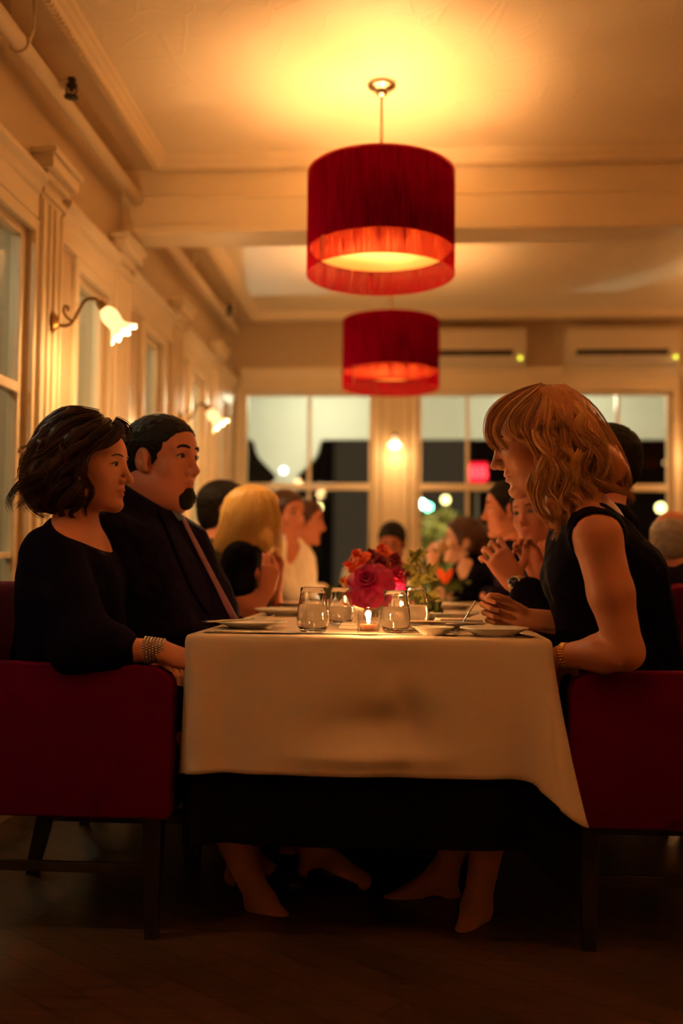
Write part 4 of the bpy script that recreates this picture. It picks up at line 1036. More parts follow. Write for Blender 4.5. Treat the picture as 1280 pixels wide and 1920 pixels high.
def head_details(f, h, female=True, nose=1.0, ears=True, eo=True):
    s = h.s; A = h.A()
    E = lambda c, r, k, op='u': f.prim(ell(h.p(*c), [q * s for q in r], A, k * s), op=op)
    K = lambda a, b, ra, rb, k, op='u': f.prim(cap(h.p(*a), h.p(*b), ra * s, rb * s, k * s), op=op)
    for q in (1, -1):
        E((.100, q * .031, .013), (.020, .017, .013), .012, 's')    # socket
        E((.0755, q * .032, .012), (.0145, .0170, .0130), .004)      # lid bulge
        if eo: E((.0870, q * .0335, .0105), (.012, .0145, .0056), .0015, 's')   # eye opening
    K((.088, 0, .024), (.104 + .004 * nose, 0, -.022), .0075, .0095, .012)     # nose bridge
    E((.104 + .006 * nose, 0, -.028), (.0125, .0115, .0100), .008)       # tip
    for q in (1, -1):
        E((.096, q * .012, -.033), (.012, .0075, .0085), .006)
        E((.103, q * .0065, -.040), (.006, .0035, .004), .003, 's')
    lx = .0865 if female else .085
    E((lx, 0, -.055), (.011, .023, .0075), .006); E((lx - .001, 0, -.069), (.0115, .020, .0078), .006)
    K((lx + .011, 0, -.0622), (lx - .003, .024, -.0625), .0016, .0012, .0035, 's'); K((lx + .011, 0, -.0622), (lx - .003, -.024, -.0625), .0016, .0012, .0035, 's')
    E((.092, 0, -.082), (.008, .018, .006), .008, 's')
    if ears:
        for q in (1, -1):
            E((-.010, q * .078, -.002), (.020, .007, .031), .006); E((-.006, q * .086, .004), (.012, .007, .019), .003, 's'); K((-.004, q * .0815, .016), (.004, q * .081, -.010), .0025, .0030, .003); E((.002, q * .076, -.026), (.009, .006, .010), .005)

def hand_prims(wrist, f, p, side, curl=((20, 30, 20),) * 4, thumb=(.6, .7, .3), s=1.0, spread=0.0, k=.010, mit=False):
    W = Vector(wrist); f = Vector(f).normalized(); p = Vector(p); p = (p - f * p.dot(f)).normalized(); t = f.cross(p) * (1 if side == 'R' else -1)
    P = []; kn = []
    for i, (a, b, L) in enumerate(((.016, .030, .090), (.006, .0105, .093), (-.005, -.0095, .089), (-.015, -.028, .081))):
        A_ = W + (f * .008 + t * a) * s; B_ = W + (f * L + t * b - p * (.003 if i in (1, 2) else 0)) * s
        P.append(cap(A_, B_, .0165 * s, .0112 * s, .014 * s)); kn.append(B_)
    P.append(cap(W + (t * .016 + f * .02 + p * .008) * s, W + (t * .024 + f * .055 + p * .010) * s, .017 * s, .013 * s, .014 * s))
    P.append(cap(W + (-t * .014 + f * .02 + p * .008) * s, W + (-t * .020 + f * .06 + p * .008) * s, .015 * s, .012 * s, .014 * s))
    LN = ((.043, .026, .021), (.047, .030, .022), (.044, .028, .021), (.034, .021, .018)); RR = (.0092, .0094, .0090, .0080)
    for i in range(4):
        a = 0; c = kn[i]; sp = R((1.5 - i) * spread)
        for j in range(3):
            a += R(curl[i][j]); d = (f * math.cos(sp) + t * math.sin(sp)) * math.cos(a) + p * math.sin(a); e = c + d * LN[i][j] * s
            P.append(cap(c, e, RR[i] * (1 - .10 * j) * s, RR[i] * (1 - .10 * (j + 1)) * s, .0028 * s)); c = e
    c = W + (f * .022 + t * .020 + p * .006) * s; a, b, q = thumb
    for j, (L, r0, r1) in enumerate(((.044, .0145, .0120), (.033, .0115, .0100), (.026, .0098, .0080))):
        d = (f * (a + .15 * j) + t * (b - .22 * j) + p * (q + .08 * j)).normalized(); e = c + d * L * s
        P.append(cap(c, e, r0 * s, r1 * s, (.010 if j == 0 else .003) * s)); c = e
    return P

def attr_lip(h, V):
    x, y, z = h.loc(V); q = ((y / .024) ** 2 + ((z + .062) / .0135) ** 2)
    return np.clip(1.6 - 1.5 * q, 0, 1) * (x > .076) * .75
def ragged(V, h, seed, n=0): return np.random.RandomState(seed).rand(len(V))

def strands(spec, tone=0.5, seed=0, r=0.0011, seg=16):
    """spec: list of (points, count, width, endwidth, wave); returns V,F,tone"""
    rs = np.random.RandomState(seed); Vs, Fs, Ts = [], [], []; n0 = 0
    for (pts, cnt, w0, w1, wave) in spec:
        base = np.array([tuple(p) for p in spline(pts, seg)]); tan = np.gradient(base, axis=0); tan /= np.linalg.norm(tan, axis=1)[:, None] + 1e-9
        n1 = np.cross(tan, np.array([0.1, -1, 0.2])); n1 /= np.linalg.norm(n1, axis=1)[:, None] + 1e-9; n2 = np.cross(tan, n1)
        lock_t = rs.rand() * .75 - .1; t = np.linspace(0, 1, seg); ph0 = rs.rand() * 6
        wd = w0 * (.45 + .75 * np.sin(PI * np.clip(t * .85 + .08, 0, 1))) * (1 - t) + w1 * t
        for _ in range(cnt):
            a = rs.rand() * 2 * PI; q = math.sqrt(rs.rand()); ox, oy = q * math.cos(a), q * math.sin(a) * .55
            ph = ph0 + rs.normal() * .5; wv = wave * t * (0.6 + .6 * rs.rand())
            t1 = 1 - rs.rand() * .14; 
            p = base + n1 * (ox * wd + wv * np.sin(t * 11 + ph))[:, None] + n2 * (oy * wd + .6 * wv * np.cos(t * 9 + ph))[:, None]
            fly = .004 * rs.normal() * t ** 2; p = p + n1 * fly[:, None]
            if t1 < 1:
                ti = t * t1; p = np.stack([np.interp(ti, t, p[:, i]) for i in range(3)], 1)
            rad = r * (.7 + .6 * rs.rand()) * np.clip(1.25 - t, .18, 1) * np.clip(t * 8 + .4, 0, 1)
            V = np.concatenate([p + (n1 * math.cos(b) + n2 * math.sin(b)) * rad[:, None] for b in (0, 2.09, 4.19)])     # 3*seg
            idx = np.arange(seg - 1)
            F = np.concatenate([np.stack([idx + b * seg, idx + ((b + 1) % 3) * seg, idx + ((b + 1) % 3) * seg + 1, idx + b * seg + 1], 1) for b in range(3)])
            Vs.append(V); Fs.append(F + n0); n0 += len(V); tn = np.clip(tone * .5 + lock_t * .6 + rs.normal() * .16, 0, 1); Ts.append(np.full(len(V), tn))
    return np.concatenate(Vs), np.concatenate(Fs), np.concatenate(Ts)
def merge3(*parts):
    V, F, T, n = [], [], [], 0
    for v, f, t in parts: V.append(v); F.append(np.asarray(f) + n); T.append(t); n += len(v)
    return np.concatenate(V), np.concatenate(F), np.concatenate(T)

def hair_cap(h, res=.005, thick=.008, back=.0, low=-.045, hairline=.062, side=.012, extra=(), noise=.0015, seed=1, neckline=-.06, sub=None):
    """short hair hugging the skull"""
    s = h.s; A = h.A(); prs = [ell(h.p(-.016, 0, .038), [(.099 + thick) * s, (.076 + thick) * s, (.087 + thick) * s], A, 0), ell(h.p(.020, 0, .046), [(.072 + thick * .5) * s, (.062 + thick * .5) * s, (.064 + thick) * s], A, .02)]
    prs += [ell(h.p(-.045, 0, -.015), [(.060 + thick) * s, (.060 + thick) * s, .060 * s], A, .02)] + [ell(h.p(*c), [q * s for q in r], A, .02) for c, r in extra]
    lo, hi = bounds(prs, .02); f = Field(lo, hi, res)
    for p in prs: f.prim(p)
    f.noise(noise, 150, seed, (1, 1, 1)); f.noise(noise, 330, seed + 2)
    f.prim(ell(h.p(.105, 0, -.012), [.070 * s + (.075 - hairline) * s, .100 * s, .092 * s], A, .006), op='s')       # face
    f.prim(ell(h.p(.035, 0, -.085), [.075 * s, .12 * s, .080 * s], A, .006), op='s')       # jaw and below the ear
    f.prim(ell(h.p(-.008, .080, -.004), [.024 * s, .03 * s, .036 * s], A, .004), op='s'); f.prim(ell(h.p(-.008, -.080, -.004), [.024 * s, .03 * s, .036 * s], A, .004), op='s')
    f.plane(h.p(-.06, 0, neckline), -h.U + h.F * .2)
    if sub: [f.prim(q, op='s') for q in sub]
    V, F = f.mesh(); return V, F, np.random.RandomState(seed).rand(len(V)) * .6

def eyes(h, root, look=(1, 0, 0), closed=False):
    if closed: return
    for q in (1, -1):
        c = h.p(.0755, q * .031, .0105); e = mk('eye', sphere(c, .0125 * h.s, 20, 14), 'eye_white', root)
        d = (h.F * look[0] + h.L * look[1] + h.U * look[2]).normalized()
        a = d.orthogonal().normalized(); b = d.cross(a); V = [tuple(c + d * .0130 * h.s)]; n_ = 18
        V += [tuple(c + (d * .0114 + (a * math.cos(2 * PI * i / n_) + b * math.sin(2 * PI * i / n_)) * .0058) * h.s) for i in range(n_)]
        mk('iris', (V, [(0, 1 + i, 1 + (i + 1) % n_) for i in range(n_)]), 'iris', e)
def face_pt(h, root, y, z, lift=.001):
    b = Vector(root['_b']); o0 = h.p(.25, y, z) - b; r_ = root.ray_cast(o0, -h.F)
    return (r_[1] + b + h.F * lift * h.s) if r_[0] else h.p(.08, y, z)
def brows(h, root, mat, th=.0030, open_=True, lashes=True):
    bpy.context.view_layer.update()
    parts = []
    for q in (1, -1):
        pts = [face_pt(h, root, q * y, z) for y, z in ((.013, .034), (.021, .0365), (.030, .038), (.040, .0365), (.048, .031))]
        parts.append(tube(spline(pts, 14), [th * h.s * (.45 + math.sin(PI * (.15 + .8 * i / 13)) * .75) for i in range(14)], 6))
    for V, F in parts: mk('eyebrow', (V, F), mat, root, attrs={'tone': np.full(len(V), .2)})
    if lashes:
        parts = []
        for q in (1, -1):
            if open_: rows = (((.0195, .0085), (.025, .0155), (.033, .0175), (.041, .0150), (.0475, .0095)),)
            else: rows = (((.0195, .0085), (.025, .0045), (.033, .0030), (.041, .0050), (.0475, .0085)),)
            for row in rows:
                pts = []
                for y, z in row:
                    c = Vector((.0765, .032, .0115)); dx = math.sqrt(max(.0150 ** 2 - (y - .032) ** 2 * .85 - (z - .0115) ** 2, 1e-6)); pts.append(h.p(c.x + dx, q * y, z))
                parts.append(tube(spline(pts, 12), [.0013 * h.s] * 12, 5))
        for V, F in parts: mk('eyelashes', (V, F), 'hair_dark', root, attrs={'tone': np.zeros(len(V))})

def person(label, h, N, Hp, byaw, arms, cloth, res=.0075, skinm='skin', female=True, shw=.17, girth=1.0, belly=0.0, jowl=0, nose=1.0, neck_r=.05, sleeve=1.0, clothm='black_dress',
           legs=None, neckcut=None, cut_extra=None, cloth_off=.008, hairfn=None, browm='hair_dark', group=None, armr=1.0, sh=None, cres=None, nojaw=False, look=(1, 0, 0), lowcloth='navy_suit', bust=.0, eyesopen=True, cloth_prims=(), cname='dress', cap_sleeve=0):
    N = Vector(N); Hp = Vector(Hp); y = R(byaw); Fb = vec(math.cos(y), math.sin(y), 0); Lb = vec(-math.sin(y), math.cos(y), 0); Up = (N - Hp).normalized()
    Fs = Lb.cross(Up) * -1; Fs = Fs if Fs.dot(Fb) > 0 else -Fs; A = (tuple(Fs), tuple(Lb), tuple(Up)); g = girth
    root_loc = (Hp.x, Hp.y, 0)
    mid = lambda t: Hp + (N - Hp) * t
    torso = [ell(Hp + Fs * .0, (.135 * g, .175 * g, .13), A, .03), ell(mid(.36) + Fs * .01, (.105 * g + belly * .5, .140 * g + belly * .4, .18), A, .05), ell(mid(.72) + Fs * .005, (.110 * g, shw * .92, .16), A, .05)]
    if belly: torso.append(ell(mid(.34) + Fs * .07, (.09 + belly, .13 + belly * .5, .15), A, .06))
    if bust:
        for q in (1, -1): torso.append(ell(mid(.66) + Fs * (.085 * g) + Lb * q * .07, (bust, bust * 1.1, bust * 1.1), A, .04))
    S = {}
    if sh: S = {'R': Vector(sh[0]), 'L': Vector(sh[1])}
    else: S = {'R': N - Lb * shw - Up * .05, 'L': N + Lb * shw - Up * .05}
    NB = h.p(-.030, 0, -.055)
    neck = [cap(N - Up * .02, NB, neck_r * 1.08, neck_r * h.s, .035)]
    for q in 'RL':
        torso.append(cap(N - Up * .035, S[q], .058 * g ** .5, .052 * armr, .045)); neck.append(cap(N.lerp(NB, .35), N.lerp(S[q], .75) + Up * .012, .030, .028, .05))
    armp = {'R': [], 'L': []}; handp = []
    for q in 'RL':
        E_, W_, hs = arms[q]; E_, W_ = Vector(E_), Vector(W_)
        up_ = [cap(S[q], S[q].lerp(E_, .5), .050 * armr, .046 * armr, .02), cap(S[q].lerp(E_, .5), E_, .046 * armr, .037 * armr, .02)]
        fo = [cap(E_, E_.lerp(W_, .35), .037 * armr, .040 * armr, .02), cap(E_.lerp(W_, .35), W_, .040 * armr, .0255 * armr ** .5, .02)]
        armp[q] = [up_, fo]
        if hs: handp += hand_prims(W_, side=q, **hs)
    lp = []; shoes = []
    lg = legs or {}
    for i, q in enumerate((-1, 1)):
        kn = Vector(lg.get('kn' + 'RL'[i], Hp + Fb * .43 + Lb * q * .11)); kn.z = lg.get('kz', .52)
        if 'kn' + 'RL'[i] in lg: kn = Vector(lg['kn' + 'RL'[i]])
        an = Vector(lg.get('an' + 'RL'[i], (kn.x, kn.y, .10))); fd = Vector(lg.get('fd' + 'RL'[i], Fb)).normalized()
        hp = Hp + Lb * q * .09 + Fb * .02; hp.z = min(hp.z, .60)
        th = [cap(hp, kn, .085 * g ** .5, .055, .03)]; sn = [cap(kn, kn.lerp(an, .35), .054, .056, .02), cap(kn.lerp(an, .35), an, .056, .034, .02)]
        heel = an - Vector((0, 0, .06)) - fd * .02; toe = an + fd * .15; toe.z = an.z - .075
        ft = [cap(an, heel, .034, .028, .02), cap(an, toe, .034, .022, .03), cap(heel, toe, .026, .022, .02)]
        lp.append((th, sn, ft, heel, toe, an, fd))
    allp = torso + neck + [p for q in 'RL' for s_ in armp[q] for p in s_] + [p for l in lp for s_ in l[:3] for p in s_]
    hp_ = head_prims(h, female, jowl, nose)
    lo, hi = bounds(allp + hp_ + handp, .02); f = Field(lo, hi, res)
    for p in torso + neck: f.prim(p)
    for q in 'RL':
        for s_ in armp[q]:
            for p in s_: f.prim(p)
    for l in lp:
        for s_ in l[:3]:
            for p in s_: f.prim(p)
    # head in its own field so the neck stays crisp
    for p in hp_: f.prim(p)
    head_details(f, h, female, nose, eo=eyesopen)
    for p in handp: f.prim(p)
    V, F = f.mesh()
    root = mk('person', (V, F), skinm, loc=root_loc, attrs={'lip': attr_lip(h, V)}); tag(root, label, 'person', group)
    if eyesopen: eyes(h, root, look)
    brows(h, root, browm, open_=eyesopen, th=.0019 if female else .0036)
    # clothing
    cp = [(p, 1.0) for p in torso]
    for q in 'RL':
        if sleeve > 0:
            a, b = armp[q][0][0], armp[q][0][1]
            if sleeve >= 1: cp += [(p, 1.35) for p in armp[q][0]]
            elif cap_sleeve: cp += [(a, 1.2)]
            if sleeve > 1:
                E_, W_ = Vector(arms[q][0]), Vector(arms[q][1]); t = sleeve - 1; pe = E_.lerp(W_, t)
                cp.append((cap(E_, pe, .040 * armr, .036 * armr, .02), 1.4))
    cp += [(p, 1.0) for l in lp for p in l[0]]
    lo, hi = bounds([p for p, _ in cp] + list(cloth_prims), .03); cf = Field(lo, hi, cres or res)
    for p, m_ in cp: cf.prim(p, off=cloth_off * m_)
    for p in cloth_prims: cf.prim(p)
    cf.noise(.0016, 38, 1.0, (1, 1, .8)); cf.noise(.0010, 80, 2.0)
    if neckcut: cf.plane(neckcut[0], neckcut[1])
    if sleeve == 0:
        for q in 'RL':     # armhole
            E_ = Vector(arms[q][0]); out = (S[q] - N).normalized()
            cf.prim(cap(S[q] + out * .030, S[q].lerp(E_, .55) + out * .05, .062, .058, .004), op='s')
            cf.prim(cap(S[q].lerp(E_, .45), E_, .056 * armr, .054 * armr, .004), op='s')
    for p in (cut_extra or []): cf.prim(p, k=.004, op='s')
    cV, cF = cf.mesh(); cl_ = mk(cname, (cV, cF), clothm, root)
    if lowcloth:
        lw = Field(*bounds([p for l in lp for p in l[0] + l[1]], .03), res * 1.3)
        for l in lp:
            for p in l[0] + l[1]: lw.prim(p, off=.010)
        lw.plane((0, 0, .13), (0, 0, -1)); mk('trousers', lw.mesh(), lowcloth, root)
    for l in lp:
        heel, toe, an, fd = l[3], l[4], l[5], l[6]
        sf = Field(*bounds([cap(heel, toe, .034, .03)], .03), .006 if res > .005 else .004)
        sf.prim(cap(heel, toe, .031, .027, .01)); sf.prim(cap(an + fd * .06 - Vector((0, 0, .03)), toe, .028, .024, .015)) if not female else None
        if female: sf.prim(ell(an + Vector((0, 0, .03)) + fd * .02, (.075, .075, .062), EYE3, .01), op='s'); sf.prim(cap(heel - Vector((0, 0, .01)), Vector((heel.x, heel.y, .012)), .014, .007, .01))
        mk('shoe', sf.mesh(), 'shoe_black', root)
    if hairfn: hairfn(h, root)
    return root, cl_

def on_surface(px, py, objs, lift=.003):
    """the world point where the sight line through a photo pixel meets the garment"""
    d = at(px, py, 1.0) - at(px, py, .5); d.normalize(); best = None; o0 = Vector((0, 0, CAMZ))
    bpy.context.view_layer.update()
    for o in objs:
        b = Vector(o['_b']); r_ = o.ray_cast(o0 - b, d)
        if r_[0]:
            p = r_[1] + b
            if best is None or (p - o0).length < (best - o0).length: best = p; nn_ = r_[2]
    return (best + nn_ * lift, nn_) if best is not None else (None, None)
def ribbon_on(name, path, obj, mat, parent, thick=.003):
    """path: list of (px,py,halfwidth px) laid on the garment"""
    V, F = [], []; rows = []
    for (px, py, w_) in path:
        row = []
        for u in (-1, -.5, 0, .5, 1):
            p, n_ = on_surface(px + u * w_, py, [obj], .004 + .002 * (1 - u * u))
            row.append(p)
        if any(q is None for q in row): continue
        rows.append(row)
    if len(rows) < 2: return None
    for r_ in rows: V += [tuple(p) for p in r_]
    for i in range(len(rows) - 1):
        for k in range(4): a_ = i * 5 + k; F.append((a_, a_ + 1, a_ + 6, a_ + 5))
    o = mk(name, (V, F), mat, parent); sd = o.modifiers.new('thick', 'SOLIDIFY'); sd.thickness = thick; sd.offset = -1; return o
def ipath(pts, n):
    P = np.array(pts, float); t = np.linspace(0, len(P) - 1, n); return [tuple(np.interp(v, range(len(P)), P[:, i]) for i in range(P.shape[1])) for v in t]

# ---------------------------------------------------------------- woman with the auburn bob (left front)
YA = 2.68
hA = Head(at(172, 880, YA), -9, 1, 1.0, 0)
def hair_auburn(h, root):
    Y = YA; sc = Y / FPX
    def el(px, py, rx, ry, rl, dy=0, k=.03): return ell(at(px, py, Y + dy), (rx * sc, rl, ry * sc), EYE3, k)
    prs = [el(142, 850, 90, 76, .098), el(118, 885, 72, 70, .108), el(105, 915, 58, 50, .100), el(140, 925, 44, 42, .095), el(200, 812, 34, 24, .062)]
    lo, hi = bounds(prs, .02); f = Field(lo, hi, .0042)
    for p in prs: f.prim(p)
    f.noise(.0035, 62, 1.0, (1, .7, .9)); f.noise(.002, 140, 2.2, (1.2, .6, .8))
    f.prim(el(243, 897, 72, 80, .20), k=.008, op='s'); f.prim(el(185, 990, 48, 38, .2), k=.01, op='s')
    V, F = f.mesh(); tn = .12 + .1 * np.random.rand(len(V))
    def L(pts, n=46, w=.016, w1=.006, wave=.005): return ([at(x, y, Y + dy) for x, y, dy in pts], n, w, w1, wave)
    sp = [L([(190, 781, -.01), (150, 772, -.04), (105, 788, -.06), (70, 828, -.08), (55, 868, -.08), (45, 905, -.06)]),
          L([(195, 784, -.02), (152, 785, -.065), (112, 808, -.09), (82, 850, -.10), (70, 892, -.10), (58, 930, -.08)]),
          L([(200, 788, -.03), (165, 800, -.085), (130, 830, -.105), (106, 872, -.115), (96, 918, -.115), (84, 955, -.09)]),
          L([(210, 790, -.03), (185, 808, -.08), (160, 835, -.10), (145, 870, -.11), (138, 905, -.11), (118, 945, -.10)]),
          L([(222, 795, -.02), (212, 811, -.06), (190, 829, -.085), (168, 845, -.10), (158, 866, -.105), (164, 892, -.10)], 60, .012, .006, .003),
          L([(214, 790, -.02), (228, 800, -.045), (224, 816, -.06), (204, 832, -.08), (180, 842, -.09), (166, 852, -.10)], 60, .010, .005, .003),
          L([(158, 848, -.10), (152, 878, -.11), (164, 903, -.105), (172, 922, -.095), (160, 950, -.08), (166, 970, -.07)], 50, .012, .005, .006),
          L([(150, 858, -.11), (120, 880, -.12), (100, 905, -.115), (120, 927, -.115), (148, 930, -.11), (160, 950, -.09)]),
          L([(95, 848, -.10), (60, 888, -.08), (44, 914, -.06), (52, 940, -.06), (75, 962, -.06), (92, 970, -.05)]),
          L([(132, 898, -.12), (102, 918, -.12), (84, 944, -.10), (104, 968, -.07)]),
          L([(150, 905, -.115), (128, 930, -.12), (112, 952, -.10), (125, 972, -.07)]),
          L([(160, 930, -.10), (146, 950, -.10), (132, 965, -.08), (142, 985, -.06)], 40, .010),
          L([(85, 820, -.06), (58, 845, -.05), (46, 866, -.03), (62, 884, -.02)], 30, .014, .012, .010),
          L([(60, 850, -.03), (46, 880, 0.0), (46, 920, .02), (70, 955, .03)], 46, .022),
          L([(180, 778, .04), (120, 775, .04), (75, 815, .04), (52, 870, .04), (48, 915, .05)], 60, .026),
          L([(185, 776, .0), (130, 772, .0), (85, 800, .0), (56, 850, .0), (46, 900, .0)], 50, .022),
          L([(230, 798, -.01), (238, 806, -.01), (240, 818, -.015), (236, 826, -.02)], 26, .008, .004, .001),
          L([(215, 785, .02), (236, 798, .03), (242, 812, .04), (238, 830, .05)], 40, .016, .008, .002)]
    rs = np.random.RandomState(5)
    for i in range(16):     # loose waves filling the side
        x0 = 80 + rs.rand() * 90; y0 = 815 + rs.rand() * 50; pts = []; x, y_ = x0, y0
        for j in range(5): pts.append((x, y_, -.108 - .012 * math.sin(j + i))); x += -16 + 26 * math.sin(i * 1.7 + j * 1.5); y_ += 24
        sp.append(L(pts, 30, .013, .006, .006))
    for i in range(7):      # fly-aways at the back
        x0 = 62 - rs.rand() * 10; y0 = 835 + i * 11; sp.append(L([(x0, y0, -.03), (x0 - 14, y0 + 4, -.03), (x0 - 22, y0 + 14, -.03), (x0 - 18 + rs.rand() * 12, y0 + 22, -.03)], 5, .006, .010, .004))
    mk('hair', merge3((V, F, tn), strands(sp, .45, 11, .0009))[:2], 'hair_auburn', root, attrs={'tone': merge3((V, F, tn), strands(sp, .45, 11, .0010))[2]})
nA = at(138, 995, YA)
curlA = ((25, 35, 25), (30, 35, 25), (34, 36, 26), (38, 36, 26))
wA = at(300, 1219, 2.475)
pA, dA = person('woman with a wavy auburn bob in a navy dress, wearing a bead bracelet', hA, nA, at(118, 1290, 2.72), 0,
    {'R': (at(135, 1222, 2.46), wA, dict(f=(.93, .18, -.34), p=(.1, .5, -1), curl=curlA, s=.95, thumb=(.8, .35, .5))),
     'L': (at(150, 1215, 2.93), at(300, 1235, 2.80), dict(f=(.7, -.7, -.2), p=(0, -.2, -1), curl=curlA, s=.95))},
    None, res=.0028, female=True, shw=.165, girth=.98, sh=(at(98, 1035, 2.535), at(118, 1032, 2.85)), neck_r=.045, sleeve=1.48, clothm='navy_dress', bust=.055, nose=1.55,
    neckcut=(at(178, 1020, YA), (at(95, 968, YA) - at(178, 1020, YA)).cross(Vector((0, 1, 0))) * -1), cres=.0045, hairfn=hair_auburn, browm='hair_auburn', lowcloth=None, cloth_off=.011,
    cloth_prims=[cap(at(85, 1050, 2.56), at(90, 1225, 2.56), .065, .085, .05), cap(at(110, 1060, 2.52), at(165, 1205, 2.47), .062, .066, .05), cap(at(165, 1205, 2.47), at(215, 1213, 2.468), .060, .052, .04), cap(at(160, 1080, 2.66), at(185, 1170, 2.66), .08, .075, .06), cap(at(90, 1080, 2.70), at(95, 1240, 2.70), .085, .095, .05)],
    legs={'knR': at(335, 1335, 2.60), 'knL': at(360, 1335, 2.80), 'anR': at(488, 1690, 2.72), 'anL': at(590, 1590, 2.95), 'fdR': (.8, -.5, 0), 'fdL': (.9, -.3, 0)})
# bead bracelet: strands of beads wound round the wrist
br = empty('bracelet', wA); tag(br, 'wide bracelet of dark metal beads on the auburn haired woman\'s wrist', 'bracelet')
eA = at(135, 1222, 2.46); ax_ = (wA - eA).normalized(); b1 = ax_.orthogonal().normalized(); b2 = ax_.cross(b1); parts = []
for k in range(7):
    c = wA - ax_ * (.036 - k * .0078) ; rr = .0335 - .0012 * k
    for i in range(30):
        a = 2 * PI * i / 30 + k * .1; parts.append(sphere(c + (b1 * math.cos(a) + b2 * math.sin(a)) * rr, .0032, 8, 6))
mk('beads', join(*parts), 'silver_beads', br)

# ---------------------------------------------------------------- blonde woman (right front)
YB_ = 2.60
hB = Head(at(1008, 832, YB_), 180, 14, 1.08, 0)
def hair_blonde(h, root):
    Y = YB_; sc = Y / FPX
    def el(px, py, rx, ry, rl, dy=0, k=.03): return ell(at(px, py, Y + dy), (rx * sc, rl, ry * sc), EYE3, k)
    prs = [el(1038, 806, 84, 80, .092), el(1028, 780, 66, 54, .07), el(1068, 850, 76, 62, .098), el(1105, 870, 60, 48, .095), el(1045, 900, 42, 55, .085, -.03), el(1042, 955, 24, 36, .045, -.07), el(965, 790, 42, 34, .06), el(1140, 895, 38, 30, .07)]
    lo, hi = bounds(prs, .02); f = Field(lo, hi, .0042)
    for p in prs: f.prim(p)
    f.noise(.0035, 60, 3.0, (1, .7, .8)); f.noise(.002, 135, 1.2, (1.2, .6, .8))
    f.prim(el(934, 895, 64, 72, .2), k=.008, op='s'); f.prim(el(975, 972, 30, 34, .2), k=.008, op='s')
    V, F = f.mesh(); tn = .15 + .15 * np.random.rand(len(V))
    def L(pts, n=60, w=.016, w1=.006, wave=.005): return ([at(x, y, Y + dy) for x, y, dy in pts], n, w, w1, wave)
    sp = [L([(1018, 722, -.01), (962, 742, -.04), (926, 772, -.055), (917, 808, -.055), (924, 834, -.05), (938, 852, -.045)], 80, .013, .005, .003),
          L([(1018, 723, -.02), (972, 750, -.06), (940, 782, -.075), (932, 812, -.075), (942, 834, -.07), (952, 845, -.065)], 80, .014, .006, .003),
          L([(1022, 724, -.03), (982, 756, -.08), (958, 790, -.095), (966, 818, -.10), (990, 826, -.10), (1005, 845, -.10)], 70, .014),
          L([(1025, 724, -.03), (998, 762, -.085), (982, 800, -.105), (1000, 832, -.11), (1012, 862, -.11), (1000, 905, -.10), (986, 938, -.09)], 80, .016),
          L([(1030, 724, -.03), (1025, 768, -.09), (1020, 810, -.11), (1035, 848, -.12), (1030, 888, -.12), (1012, 922, -.11), (1018, 958, -.10)], 80, .016),
          L([(1035, 725, -.03), (1048, 768, -.09), (1062, 812, -.115), (1058, 850, -.12), (1042, 878, -.12), (1062, 900, -.12), (1092, 890, -.11), (1096, 872, -.10)], 90, .016, .006),
          L([(1045, 728, -.03), (1085, 768, -.08), (1108, 818, -.105), (1106, 858, -.11), (1078, 884, -.115), (1052, 880, -.115)], 80, .018),
          L([(1050, 732, -.03), (1100, 785, -.07), (1128, 835, -.09), (1140, 872, -.09), (1150, 900, -.08)], 80, .02, .010),
          L([(1058, 738, -.01), (1112, 792, -.04), (1146, 845, -.05), (1168, 888, -.05), (1180, 928, -.05)], 80, .022, .012, .003),
          L([(1050, 726, .03), (1105, 770, .03), (1145, 830, .02), (1170, 885, .0), (1180, 925, -.02)], 80, .024, .012, .003),
          L([(1005, 860, -.11), (1014, 892, -.12), (1006, 928, -.115), (1018, 958, -.11), (1042, 985, -.10), (1034, 1014, -.10)], 60, .014, .005, .008),
          L([(1022, 850, -.12), (1042, 884, -.125), (1034, 920, -.12), (1052, 950, -.115), (1046, 990, -.11)], 60, .015, .005, .008),
          L([(1046, 860, -.12), (1064, 900, -.125), (1050, 936, -.12), (1068, 958, -.115), (1056, 984, -.11)], 60, .015, .006, .008),
          L([(1000, 885, -.11), (992, 915, -.11), (1002, 945, -.11), (1024, 972, -.11), (1030, 996, -.10)], 50, .012, .005, .008),
          L([(1080, 868, -.11), (1108, 896, -.10), (1146, 912, -.08), (1176, 926, -.07), (1188, 945, -.06)], 50, .014),
          L([(1000, 735, .04), (950, 755, .03), (920, 785, .02), (915, 815, .01), (928, 842, .0)], 80, .022, .01, .003)]
    rs = np.random.RandomState(9)
    for i in range(18):
        x0 = 1000 + rs.rand() * 100; y0 = 770 + rs.rand() * 70; pts = []; x, y_ = x0, y0
        for j in range(6): pts.append((x, y_, -.115 - .012 * math.sin(j * 1.3 + i))); x += 6 + 20 * math.sin(i * 1.9 + j * 1.4); y_ += 24
        sp.append(L(pts, 34, .013, .005, .007))
    V3, F3, T3 = merge3((V, F, tn), strands(sp, .6, 21, .0009)); mk('hair', (V3, F3), 'hair_blonde', root, attrs={'tone': T3})
wBn = at(1052, 1230, 2.52); wBf = at(978, 1158, 2.80)
curlG = ((35, 75, 45), (50, 80, 50), (60, 80, 50), (65, 80, 50))
